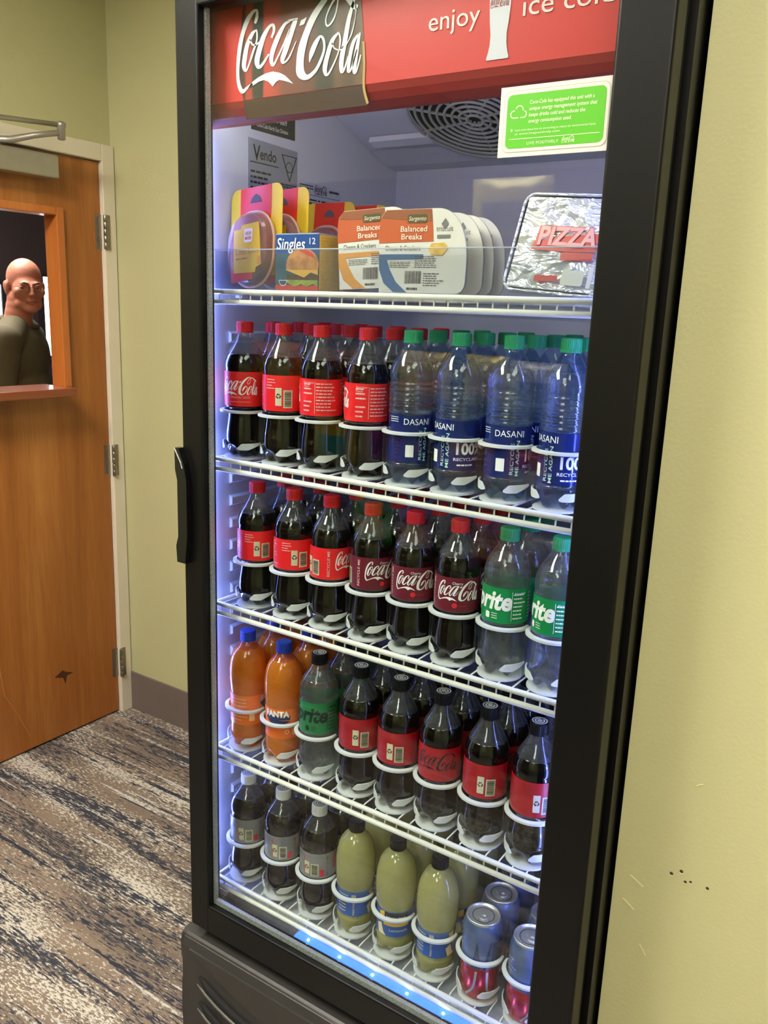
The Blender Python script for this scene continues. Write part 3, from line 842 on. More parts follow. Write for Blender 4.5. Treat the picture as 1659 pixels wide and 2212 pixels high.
for n in range(1, 6):
    z = SHZ[n]
    t = empty('wire_shelf', (0, 0, z))
    tag(t, 'white coated wire shelf carrying the ' + SHN[n], 'shelf', 'cooler wire shelves')
    for (y, dz, me) in ((-.0455, -.0022, RAIL), (-.0470, -.0195, RAIL), (.20, -.0058, RAIL2), (.51, -.0058, RAIL2)):
        o = link('front_rail' if me is RAIL else 'cross_rail', me, t); o.location = (0, y, dz)
    for x in (LXL + .015, LXR - .012):
        o = link('side_wire', SIDE, t); o.location = (x, 0, -.0035)
    k = 0
    x = LXL + .034
    while x < LXR - .02:
        o = link('wire', WIRE, t); o.location = (x, 0, 0)
        x += .0238
    for x in (LXL + .0005, LXR - .0065):          # clips that hold the shelf to the liner
        for y in (.04, .48):
            obj('shelf_clip', box(x, x + .0155 if x < 0 else x + .006, y - .008, y + .008, -.012, -.0068), WIREW, t)

# ---------------------------------------------------------------- bottle lanes
def arc_band(r0, r1, z0, z1, a0, a1, n=20, taper=None):
    """curved bar of rectangular section round the z axis; taper(t) scales height and width"""
    V, Fc = [], []
    for k in range(n + 1):
        t = k / n
        a = math.radians(a0 + (a1 - a0) * t)
        w = taper(t) if taper else 1
        ra, rb = r0, r0 + (r1 - r0) * (w if taper is None else 1)
        zm, zh = (z0 + z1) / 2, (z1 - z0) / 2 * (w if taper else 1)
        for r, z in ((ra, zm - zh), (rb, zm - zh), (rb, zm + zh), (ra, zm + zh)):
            V.append((r * math.cos(a), r * math.sin(a), z))
    for k in range(n):
        for q in range(4):
            q2 = (q + 1) % 4
            Fc.append((4 * k + q, 4 * k + q2, 4 * k + 4 + q2, 4 * k + 4 + q))
    Fc += [(3, 2, 1, 0), tuple(4 * n + q for q in range(4))]
    return V, Fc

def front_ring():
    V, Fc = [], []
    n = 30
    for k in range(n + 1):
        t = k / n
        a = math.radians(-183 + 186 * t)
        s = math.sin(PI * t)
        r0, r1 = .0374, .0408 + .0036 * min(1, s * 1.8)
        for r, z in ((r0, .0815), (r1, .0825), (r1, .0862), (r0, .0870)):
            V.append((r * math.cos(a), r * math.sin(a), z))
    for k in range(n):
        for q in range(4):
            q2 = (q + 1) % 4
            Fc.append((4 * k + q, 4 * k + q2, 4 * k + 4 + q2, 4 * k + 4 + q))
    Fc += [(3, 2, 1, 0), tuple(4 * n + q for q in range(4))]
    return V, Fc
PLATEP = [(.035, .44), (-.035, .44)] + [(.035 * math.cos(math.radians(a)), .035 * math.sin(math.radians(a)) - .004) for a in range(180, 361, 12)]
ME_RING = new_mesh('front_ring', *front_ring(), LANE, False)
ME_PLATE = new_mesh('base_plate', *prism(PLATEP, .0, .0026, 'xy'), LANE)
def wing(s):
    # thin curved blade: narrow where it leaves the lane wall, cut off at a slant at its tip
    V, Fc = [], []
    n = 18
    for k in range(n + 1):
        t = k / n
        a = math.radians(-90 + s * (86 - 64 * t))
        zt = .0295 - .0010 * t - (.0075 * max(0, (t - .82) / .18) if t > .82 else 0)
        zb = .0265 - .0095 * min(1, t / .55) + (.0015 * max(0, (t - .9) / .1) if t > .9 else 0)
        for r, z in ((.0385, zb), (.0402, zb), (.0402, zt), (.0385, zt)):
            V.append((r * math.cos(a), r * math.sin(a), z))
    for k in range(n):
        for q in range(4):
            q2 = (q + 1) % 4
            Fc.append((4 * k + q, 4 * k + q2, 4 * k + 4 + q2, 4 * k + 4 + q))
    Fc += [(3, 2, 1, 0), tuple(4 * n + q for q in range(4))]
    return V, Fc
ME_WR = new_mesh('stop_wing', *wing(1), LANE)
ME_WL = new_mesh('stop_wing', *wing(-1), LANE)
CLANE = thin_glass('clear_lane_plastic', (240, 244, 244), ior=1.4, rough=.05, haze=.06)
ME_PR = new_mesh('lane_wall', *box(.0384, .0392, -.006, .44, .0026, .0815), CLANE)
ME_PL = new_mesh('lane_wall', *box(-.0392, -.0384, -.006, .44, .0026, .0815), CLANE)
for me in (ME_RING, ME_PLATE, ME_WR, ME_WL): fix_normals(me)
ROWX = {2: [-.009, .081, .164, .257, .342, .427, .513, .599], 3: [.021, .109, .192, .278, .361, .443, .528, .612],
        4: [-.002, .088, .172, .264, .347, .430, .515, .600], 5: [-.001, .090, .179, .266, .356, .442, .531, .618]}
for row in (2, 3, 4, 5):
    for i, x in enumerate(ROWX[row]):
        t = empty('bottle_lane', (x, 0, SHZ[row]))
        tag(t, 'white plastic bottle lane, %s from the stickered liner wall, shelf of %s' % (ORD[i], SHN[row]), 'bottle lane', 'white bottle lanes')
        for nm, me in (('base_plate', ME_PLATE), ('front_ring', ME_RING), ('stop_wing', ME_WR), ('stop_wing', ME_WL), ('lane_wall', ME_PR), ('lane_wall', ME_PL)):
            link(nm, me, t)

# ---------------------------------------------------------------- bottles
COLA = mat('cola', (12, 9, 7), .06, coat=.3, spec=.6)
PETC = thin_glass('clear_bottle_plastic', (232, 234, 232), ior=1.5, rough=.02, haze=.05, hazecol=(210, 212, 210))
PETB = thin_glass('blue_bottle_plastic', (196, 216, 236), ior=1.5, rough=.02, haze=.05, hazecol=(150, 180, 215))
PETO = thin_glass('clear_plastic_over_orange', (250, 220, 200), ior=1.5, rough=.02, haze=.10, hazecol=(240, 150, 110))
def clear_liquid(name, rgb, ior=1.33, mixd=0.0, rough=0.0):
    """clear drink: refracting body, with a share of straight transmission and a little haze"""
    m = bpy.data.materials.new(name); m.use_nodes = True
    nt = m.node_tree; nt.nodes.clear()
    N = nt.nodes.new; L = nt.links.new
    out = N('ShaderNodeOutputMaterial')
    g = N('ShaderNodeBsdfGlass'); g.inputs['Color'].default_value = (*lin(rgb), 1); g.inputs['IOR'].default_value = ior; g.inputs['Roughness'].default_value = rough
    t = N('ShaderNodeBsdfTransparent'); t.inputs[0].default_value = (*lin(rgb), 1)
    d = N('ShaderNodeBsdfDiffuse'); d.inputs[0].default_value = (*lin(rgb), 1)
    a = N('ShaderNodeMixShader'); a.inputs[0].default_value = .35; L(g.outputs[0], a.inputs[1]); L(t.outputs[0], a.inputs[2])
    b = N('ShaderNodeMixShader'); b.inputs[0].default_value = mixd; L(a.outputs[0], b.inputs[1]); L(d.outputs[0], b.inputs[2])
    gl = N('ShaderNodeBsdfGlossy'); gl.inputs['Roughness'].default_value = .03
    lw = N('ShaderNodeLayerWeight'); lw.inputs[0].default_value = .5
    pw = N('ShaderNodeMath'); pw.operation = 'POWER'; pw.inputs[1].default_value = 5; L(lw.outputs['Facing'], pw.inputs[0])
    ma = N('ShaderNodeMath'); ma.operation = 'MULTIPLY_ADD'; ma.inputs[1].default_value = .95; ma.inputs[2].default_value = .05; L(pw.outputs[0], ma.inputs[0])
    f = N('ShaderNodeMixShader'); L(ma.outputs[0], f.inputs[0]); L(b.outputs[0], f.inputs[1]); L(gl.outputs[0], f.inputs[2])
    L(f.outputs[0], out.inputs[0])
    return m
WATER = clear_liquid('water', (212, 226, 242), 1.30, .03)
SPRITE = clear_liquid('clear_soda', (226, 230, 230), 1.30, .05)
ORANGE = clear_liquid('orange_soda', (246, 148, 46), 1.2, .45, .1)
LEMON = clear_liquid('cloudy_lemonade', (214, 210, 138), 1.2, .40, .2)

def scale_prof(pts, H, H0): return [(r, z * H / H0) for r, z in pts]
def interp(prof, z):
    for (r0, z0), (r1, z1) in zip(prof, prof[1:]):
        if z0 <= z <= z1 and z1 > z0:
            return r0 + (r1 - r0) * (z - z0) / (z1 - z0)
    return prof[-1][0]
def smooth_prof(pts, sub=4):
    return [(float(a), float(b)) for a, b in spline(pts, sub)]
CONTOUR = smooth_prof([(.0215, 0), (.0285, .004), (.0335, .016), (.0352, .032), (.0346, .048), (.0322, .066), (.0316, .076), (.0334, .086), (.0355, .092), (.0360, .122), (.0356, .153), (.0362, .160), (.0350, .170), (.0300, .184), (.0228, .197), (.0172, .207), (.0140, .215), (.0132, .2185)])
SODA = smooth_prof([(.0215, 0), (.0285, .004), (.0335, .016), (.0352, .034), (.0345, .052), (.0336, .066), (.0340, .080), (.0352, .090), (.0356, .122), (.0354, .152), (.0362, .160), (.0356, .172), (.0318, .186), (.0245, .199), (.0178, .209), (.0140, .216), (.0132, .2185)])
DOME = smooth_prof([(.0215, 0), (.0285, .004), (.0328, .014), (.0338, .034), (.0332, .060), (.0332, .090), (.0340, .112), (.0356, .130), (.0364, .152), (.0350, .174), (.0308, .191), (.0238, .203), (.0172, .211), (.0140, .2165), (.0132, .2185)])
LEMONP = smooth_prof([(.0230, 0), (.0290, .004), (.0325, .014), (.0335, .034), (.0328, .040), (.0326, .070), (.0328, .092), (.0340, .102), (.0366, .120), (.0374, .145), (.0362, .168), (.0315, .190), (.0245, .204), (.0180, .211), (.0150, .2155), (.0140, .2185)])
wat = [(.0215, 0), (.0285, .004), (.0328, .014), (.0338, .030), (.0332, .036), (.0332, .104), (.0338, .110)]
for k in range(6):
    wat += [(.0350, .114 + .0085 * k), (.0336, .11825 + .0085 * k)]
wat += [(.0354, .168), (.0340, .178), (.0295, .190), (.0225, .202), (.0165, .211), (.0138, .216), (.0132, .2185)]
WATERP = smooth_prof(wat, 3)

def petal(r, z, a):
    """five-footed base"""
    if z < .024:
        k = (1 - z / .024)
        c = (1 - math.cos(5 * a)) / 2
        return r * (1 - .30 * k * c), z + .010 * k * c
    return r, z

def cap_mesh(m, h=.0195, r=.0149):
    V, Fc = [], []
    n = 72
    prof = [(r * 1.005, 0), (r * 1.005, .0035), (r * .955, .0036), (r * .955, .0046), (r, .0047), (r, h - .003), (r * .96, h - .001), (r * .88, h), (r * .6, h + .0002)]
    def mod(rr, z, a):
        k = int(round(a / (2 * PI) * n)) % 2
        if .0046 < z < h - .002 or z < .0036:
            return rr * (1 if k else .972), z
        return rr, z
    return lathe(prof, n, mod)

KIND = {}
def bottle(kind, H, prof, level, liquid, shell, lab, labmat, capmat, prints=(), rings=None, cone=None):
    """prototype parts: list of (name, mesh, sub-parts)"""
    H0 = .238
    pr = scale_prof(prof, H, H0)
    lv = level * H
    low = [q for q in pr if q[1] < lv]
    rl = interp(pr, lv)
    low2 = low + [(rl, lv), (rl * .97, lv + .0004)]
    vf = lathe(low2, 30, petal)
    parts = [('drink', new_mesh('drink', *vf, liquid, True), [])]
    up = [(rl, lv)] + [q for q in pr if q[1] > lv + .0005]
    up += [(.0132, pr[-1][1] + .002)]
    parts.append(('bottle_plastic', new_mesh('bottle_plastic', *lathe(up, 30, None, False, False), shell, True), []))
    z0, z1 = lab
    rf = lambda z: max(interp(pr, z), .001)
    lp = [(rf(z0 + (z1 - z0) * k / 6) + .0006, z0 + (z1 - z0) * k / 6) for k in range(7)]
    subs = []
    for nm, m_, vf2, off in prints:
        subs.append((nm, new_mesh(nm, *wrap(vf2, rf, .0006 + off), m_, True)))
    parts.append(('wrap_label', new_mesh('wrap_label', *lathe(lp, 40, None, False, False), labmat, True), subs))
    ch = .0195
    cv, cf = cap_mesh(capmat, ch)
    csub = []
    if rings:
        rr = join2(ring2(0, 0, .0104, .0119, 28), ring2(0, 0, .0064, .0080, 24, 20, 340), ring2(0, 0, .0014, .0034, 14), *[xf2(rect2(.0048, .0062, -.0005, .0005), 1, 1, 0, 0, a * PI / 5) for a in range(10)])
        csub.append(('cap_print', new_mesh('cap_print', *flat(rr, H + .0006, 'xy'), rings)))
    parts.append(('cap', new_mesh('cap', [(a, b, c + H - ch) for a, b, c in cv], cf, capmat, False), csub))
    for _, me, _s in parts: me.polygons.foreach_set('use_smooth', [True] * len(me.polygons))
    parts[-1][1].polygons.foreach_set('use_smooth', [False] * len(parts[-1][1].polygons))
    KIND[kind] = parts

def lab_mat(name, rgb, **k): return mat(name, rgb, .38, var=.04, vscale=30, **k)
RED = lab_mat('cola_red_label', (226, 34, 38)); MAROON = lab_mat('cherry_label', (104, 26, 42)); GREEN = lab_mat('green_label', (10, 132, 70))
ZRED = lab_mat('zero_red_label', (164, 18, 30)); ZGREEN = lab_mat('dark_green_label', (26, 120, 68)); SILVER = lab_mat('silver_label', (128, 126, 126))
ORL = lab_mat('orange_label', (240, 112, 24)); BLUEL = lab_mat('blue_label', (52, 92, 160))
NAVYW = thin_glass('printed_blue_film', (120, 140, 200), ior=1.4, haze=.62, hazecol=(36, 52, 120))
WP, BP = WHITEP, BLACKP
REDP = mat('red_print', (214, 40, 44), .5); NAVY = mat('navy_print', (22, 34, 84), .5); TAN = mat('tan_print', (206, 200, 170), .5); YEL = mat('yellow_print', (236, 186, 40), .5)
DG = mat('dark_green_print', (12, 40, 24), .5); GRY = mat('pale_print', (226, 188, 186), .5)
SD = .036 * PI / 180     # arc length per degree
def rot_text(s, h, w, x, y): return xf2(text2(s, h, bold=.01, width=w), 1, 1, x, y, PI / 2)
def fine(a0, a1, z0, z1, n, sd): return lines2(a0 * SD, a1 * SD, z0, z1, n, .32, sd, .35)
def cola_prints(z0, z1, logom, tagline, extra=()):
    h = z1 - z0
    lw_ = 112 * SD
    P = [('label_logo', logom, logo2(lw_, -58 * SD, z0 + h * .40 - .004, 4), .0003)]
    p = [rot_text('RECYCLE ME', .0062, h * .82, -74 * SD, z0 + h * .09), fine(72, 104, z0 + h * .55, z0 + h * .92, 3, 2), fine(72, 100, z0 + h * .08, z0 + h * .45, 3, 4),
         fine(110, 168, z0 + h * .12, z0 + h * .92, 9, 6), fine(-178, -150, z0 + h * .60, z0 + h * .92, 4, 7), rect2(106 * SD, 107 * SD, z0 + h * .08, z0 + h * .92), xf2(text2('Nutrition', .0046, width=30 * SD), 1, 1, 72 * SD, z0 + h * .88),
         xf2(text2('Facts', .0046, width=18 * SD), 1, 1, 72 * SD, z0 + h * .78)]
    if tagline: p.append(xf2(text2(tagline, .0048, width=58 * SD), 1, 1, -30 * SD, z0 + h * .24)); p.append(rect2(-30 * SD, 30 * SD, z0 + h * .13, z0 + h * .14))
    P.append(('label_print', GRY, join2(*p), .0003))
    P.append(('barcode_panel', TAN, join2(rect2(-128 * SD, -104 * SD, z0 + h * .10, z0 + h * .60), rect2(-150 * SD, -133 * SD, z0 + h * .16, z0 + h * .66)), .0003))
    P.append(('barcode_bars', BP, join2(barcode2(-125 * SD, -107 * SD, z0 + h * .14, z0 + h * .56, 3, False), recycle2(-141.5 * SD, z0 + h * .43, 7 * SD)), .0006))
    return P + list(extra)
RC, WC, BC, BLC = mat('red_cap', (208, 30, 32), .4), mat('white_cap', (214, 214, 210), .4), mat('black_cap', (12, 12, 13), .4, spec=.3), mat('blue_cap', (26, 58, 168), .4)
GC = mat('green_cap', (38, 148, 92), .4)
RW = mat('cap_ring_print', (226, 226, 224), .4); RK = mat('cap_ring_dark', (60, 60, 62), .4)
bottle('cola', .238, CONTOUR, .765, COLA, PETC, (.0915, .1520), RED, RC, cola_prints(.0915, .1520, WP, 'ORIGINAL TASTE'))
bottle('cola3', .2295, CONTOUR, .76, COLA, PETC, (.0890, .1440), RED, RC, cola_prints(.0890, .1440, WP, None))
bottle('cherry', .2295, CONTOUR, .76, COLA, PETC, (.0890, .1440), MAROON, RC,
       cola_prints(.0890, .1440, WP, None, [('label_print', REDP, join2(ring2(-12 * SD, .0995, 0, .0042, 14), xf2(text2('FLAVORS', .0036, width=20 * SD), 1, 1, -2 * SD, .098)), .0004),
                                          ('label_print', WP, xf2(text2('Cherry', .0056, width=26 * SD), 1, 1, -20 * SD, .1335), .0004)]))
spr = lambda z0, z1, m1, sm: [('label_logo', m1, xf2(text2('Sprite', .040, shear=.22, bold=.035, width=128 * SD), 1, 1, -66 * SD, z0 + (z1 - z0) * .40), .0004),
     ('label_print', sm, join2(rr2(-4 * SD, 8 * SD, z0 + .006, z0 + .016, .002), fine(14, 30, z0 + .006, z0 + .017, 3, 3), fine(66, 100, z0 + .006, z1 - .006, 7, 5), fine(110, 160, z0 + .006, z1 - .006, 8, 9), rect2(62 * SD, 63 * SD, z0 + .005, z1 - .005), xf2(text2('Nutrition', .005, width=30 * SD), 1, 1, 68 * SD, z1 - .009),
      rot_text('RECYCLE ME', .006, .042, -76 * SD, z0 + .006), fine(-170, -110, z0 + .008, z1 - .008, 8, 3)), .0004)]
bottle('sprite', .2315, SODA, .80, SPRITE, PETC, (.0895, .1450), GREEN, GC, spr(.0895, .1450, WP, WP))
bottle('spritezero', .234, SODA, .80, SPRITE, PETC, (.0895, .1500), ZGREEN, BC, spr(.0895, .1500, DG, DG), RW)
bottle('zero', .234, CONTOUR, .765, COLA, PETC, (.0890, .1480), ZRED, BC, [(a, (BP if a == 'label_logo' else (mat('dim_red_print', (140, 22, 32), .5) if a == 'label_print' else m_)), v, o_) for a, m_, v, o_ in cola_prints(.0890, .1480, BP, None)], RW)
bottle('diet', .222, SODA, .80, COLA, PETC, (.0850, .1370), SILVER, WC, [(a, (REDP if a == 'label_logo' else (mat('grey_print', (84, 82, 84), .5) if a == 'label_print' else m_)), v, o_) for a, m_, v, o_ in cola_prints(.0850, .1370, REDP, None)] + [('label_print', REDP, join2(rect2(-100 * SD, -88 * SD, .090, .104), rect2(-150 * SD, -148 * SD, .09, .13)), .0004)], RK)
dz0, dz1 = .036, .110
bottle('water', .238, WATERP, .80, WATER, PETB, (dz0, dz1), NAVYW, GC,
       [('label_logo', WP, join2(xf2(text2('DASANI', .0135, width=74 * SD), 1, 1, -38 * SD, .0955), xf2(text2('100%', .024, bold=.03, width=80 * SD), 1, 1, 40 * SD, .060), xf2(text2('RECYCLABLE', .0066, bold=.01, width=80 * SD), 1, 1, 40 * SD, .050), fine(-80, -50, .098, .108, 3, 3), fine(50, 110, .040, .047, 1, 6)), .0004),
        ('label_print', mat('pale_green_print', (186, 226, 206), .5), join2(rot_text('RECYCLE', .0078, .046, 14 * SD, .040), rot_text('ME AGAIN', .0078, .052, 28 * SD, .038)), .0004),
        ('label_print', mat('dark_water_print', (60, 44, 90), .5), join2(fine(-64, -38, .042, .082, 7, 4), barcode2(-4 * SD, 12 * SD, .046, .066, 5)), .0004),
        ('label_print', WP, join2(rr2(-30 * SD, -8 * SD, .045, .064, .001)), .0003)])
bottle('fanta', .234, DOME, .86, ORANGE, PETO, (.0520, .1120), ORL, BLC,
       [('label_print', NAVY, join2(poly2([(-44 * SD, .092), (42 * SD, .088), (8 * SD, .077), (-6 * SD, .073), (-30 * SD, .084)]), rect2(-44 * SD, 40 * SD, .090, .0985)), .0003),
        ('label_logo', WP, xf2(text2('FANTA', .0165, bold=.05, width=78 * SD), 1, 1, -42 * SD, .0965), .0007),
        ('label_print', mat('pale_orange_print', (250, 190, 130), .5), join2(ring2(30 * SD, .066, .003, .0045, 14), rr2(48 * SD, 62 * SD, .058, .072, .001), fine(80, 140, .058, .108, 7, 2), fine(-150, -90, .058, .108, 7, 8), rr2(-84 * SD, -66 * SD, .060, .082, .0005)), .0003)], mat('blue_cap_print', (70, 108, 206), .4))
bottle('lemonade', .222, LEMONP, .965, LEMON, PETC, (.0420, .0940), BLUEL, BC,
       [('label_print', BP, rect2(-40 * SD, 34 * SD, .078, .092), .0003), ('label_print', YEL, join2(poly2([(-60 * SD, .088), (-40 * SD, .092), (-40 * SD, .078), (-56 * SD, .074)]), rr2(-44 * SD, 40 * SD, .064, .070, .002)), .0004),
        ('label_logo', WP, join2(xf2(text2('Minute Maid', .010, bold=.02, width=60 * SD), 1, 1, -34 * SD, .0805)), .0005),
        ('label_print', mat('lemon_cream_print', (232, 214, 160), .5), join2(poly2([(-70 * SD, .060), (-52 * SD, .066), (-44 * SD, .050), (-34 * SD, .043), (-62 * SD, .043)]), xf2(text2('Lemonade', .008, width=58 * SD), 1, 1, -24 * SD, .053), barcode2(-122 * SD, -108 * SD, .074, .088, 3), fine(70, 130, .048, .088, 6, 3), fine(-170, -130, .048, .088, 6, 3), rot_text('RECYCLE', .005, .034, -112 * SD, .045)), .0004)], RK)

DESC = {'cola': ('soda_bottle', 'red-capped cola bottle with bright red label'), 'cola3': ('soda_bottle', 'red-capped cola bottle with bright red label'), 'cherry': ('soda_bottle', 'red-capped cherry cola bottle with maroon label'),
        'sprite': ('soda_bottle', 'green-capped clear soda bottle, green label'), 'spritezero': ('soda_bottle', 'black-capped clear soda bottle, dark-lettered green label'), 'zero': ('soda_bottle', 'black-capped dark cola bottle, red label'),
        'diet': ('soda_bottle', 'white-capped diet cola bottle, silver label'), 'water': ('water_bottle', 'green-capped clear water bottle, blue label'), 'fanta': ('soda_bottle', 'blue-capped orange soda bottle'), 'lemonade': ('lemonade_bottle', 'black-capped pale yellow lemonade bottle, blue label')}
SHORT = {2: 'upper bottle shelf', 3: 'second bottle shelf', 4: 'third bottle shelf', 5: 'bottom shelf'}
DEP = ['at the front', 'second back', 'third back', 'fourth back']
def put_bottle(kind, x, y, z, rot, lane, dep, row):
    nm, ds = DESC[kind]
    t = empty(nm, (x, y, z), math.radians(rot))
    cut = ' '.join(ds.split())
    tag(t, '%s, %s of lane %s, %s' % (cut, DEP[dep], ORD[lane], SHORT[row]), 'bottle', 'bottles in the cooler')
    for pn, me, subs in KIND[kind]:
        o = link(pn, me, t)
        if dep < 2:
            for sn, sm in subs:
                link(sn, sm, o)
PLAN = {2: [('cola', -62), ('cola', 78), ('cola', -176), ('cola', -156), ('water', -38), ('water', -108), ('water', -62), ('water', -118)],
        3: [('cola3', 92), ('cola3', 92), ('cola3', 18), ('cherry', -14), ('cherry', -46), ('cherry', -54), ('sprite', -112), ('sprite', -136)],
        4: [('fanta', 40), ('fanta', -68), ('spritezero', -88), ('zero', 76), ('zero', 60), ('zero', -66), ('zero', 66), ('zero', 82)],
        5: [('diet', 70), ('diet', 66), ('diet', 52), ('lemonade', 56), ('lemonade', -52), ('lemonade', 40)]}
NDEEP = {2: 4, 3: 3, 4: 3, 5: 3}
for row in (2, 3, 4, 5):
    for i, (kind, rot) in enumerate(PLAN[row]):
        for d in range(NDEEP[row]):
            dx = 0 if d == 0 else random.uniform(-.0012, .0012)
            put_bottle(kind, ROWX[row][i] + dx, .0765 * d, SHZ[row] + .0027, rot if d == 0 else rot + random.uniform(-150, 150), i, d, row)

# ---------------------------------------------------------------- cans
CANB = mat('can_blue', (92, 112, 158), .3, .55, var=.05, vscale=20)
CANR = mat('can_red', (186, 34, 44), .25, .55)
CANS = mat('can_lid', (212, 212, 206), .34, .8)
CANW = mat('can_silver_print', (186, 190, 198), .3, .6)
CH, CR = .150, .0331
cp = [(.0235, 0), (.026, .0015), (.0275, .004), (.0331, .012)]
cu_ = [(.0331, .066), (.0331, .130), (.0318, .137), (.0282, .1445)]
canlow = new_mesh('can_base', *lathe(cp + [(.0331, .0662)], 40, None, True, False), CANR, True)
canup = new_mesh('can_body', *lathe(cu_, 40, None, False, False), CANB, True)
canlid = new_mesh('can_lid', *lathe([(.0282, .1445), (.0288, .1482), (.0278, .1500), (.0266, .1490), (.0258, .1455), (.020, .1462), (.004, .1465)], 40, None, False, True), CANS, True)
tab = join2(ring2(.004, 0, .0035, .0075, 16), rect2(-.010, -.001, -.004, .004))
cantab = new_mesh('pull_tab', *slab(tab, .1468, .1482, 'xy'), CANS)
fix_normals(cantab)
rim = new_mesh('lid_groove', *flat(join2(ring2(0, 0, .0175, .0190, 28), ring2(0.012, 0, .0085, .0095, 20, -100, 100)), .1468, 'xy'), mat('lid_shadow_line', (120, 120, 116), .3, .9))
rfc = lambda z: .0331
canpr = new_mesh('can_print', *wrap(join2(ribbon([(-40 * SD, .012, .001), (-20 * SD, .03, .0025), (-14 * SD, .062, .002)], 4), ribbon([(30 * SD, .012, .001), (18 * SD, .03, .0025), (16 * SD, .062, .002)], 4), fine(60, 120, .07, .12, 6, 3), fine(-120, -60, .075, .12, 6, 5)), rfc, .0004, rref=.0331), CANW, True)
canpr2 = new_mesh('can_print', *wrap(join2(poly2([(-30 * SD, .066), (-16 * SD, .12), (-2 * SD, .066)]), poly2([(2 * SD, .066), (20 * SD, .12), (26 * SD, .12), (12 * SD, .066)]), rr2(26 * SD, 70 * SD, .072, .118, .003)), rfc, .0003, rref=.0331), mat('can_dark_blue', (60, 74, 112), .3, .5), True)
for i in (6, 7):
    for d in range(3):
        t = empty('drink_can', (ROWX[5][i], .068 * d - .002, SHZ[5] + .0027), math.radians(-60 + (i - 6) * 24 + d * 40))
        tag(t, 'tall blue and red drink can, %s of lane %s, bottom shelf' % (DEP[d], ORD[i]), 'can', 'drink cans on the lowest shelf')
        for nm, me in (('can_base', canlow), ('can_body', canup)):
            o = link(nm, me, t)
            link('can_print', canpr if nm == 'can_base' else canpr2, o)
        o = link('can_lid', canlid, t); link('pull_tab', cantab, o); link('lid_groove', rim, o)

# ---------------------------------------------------------------- packaged snacks on the top shelf
Z1 = SHZ[1] + .0002
CLEARP = thin_glass('clear_tray_plastic', (246, 247, 248), ior=1.4, rough=.03, haze=.035, hazecol=(220, 220, 228))
FILM = thin_glass('clear_tub_plastic', (244, 236, 234), ior=1.5, rough=.06, haze=.22, hazecol=(214, 186, 180))
# clear display tray
ty = empty('display_tray', (.32, -.03, Z1))
tag(ty, 'clear plastic tray fencing in the packaged snacks on the top shelf', 'tray')
for nm, q in (('tray_front', bevel_box(LXL + .02, LXR - .02, -.0405, -.0388, .0005, .066, .0006, 1)), ('tray_base', box(LXL + .02, LXR - .02, -.0388, .30, .0003, .0016)),
              ('tray_side', bevel_box(LXL + .02, LXL + .0216, -.0388, .30, .0016, .066, .0006, 1)), ('tray_side', bevel_box(LXR - .0216, LXR - .02, -.0388, .30, .0016, .066, .0006, 1)),
              ('tray_rim', tube([(LXL + .02, -.040, .0665), (LXR - .02, -.040, .0665)], .0011, 6))):
    obj(nm, ([(a - .32, b + .03, c) for a, b, c in q[0]], q[1]), CLEARP if nm != 'tray_rim' else thin_glass('tray_edge', (225, 228, 232), ior=1.5, haze=.45), ty)

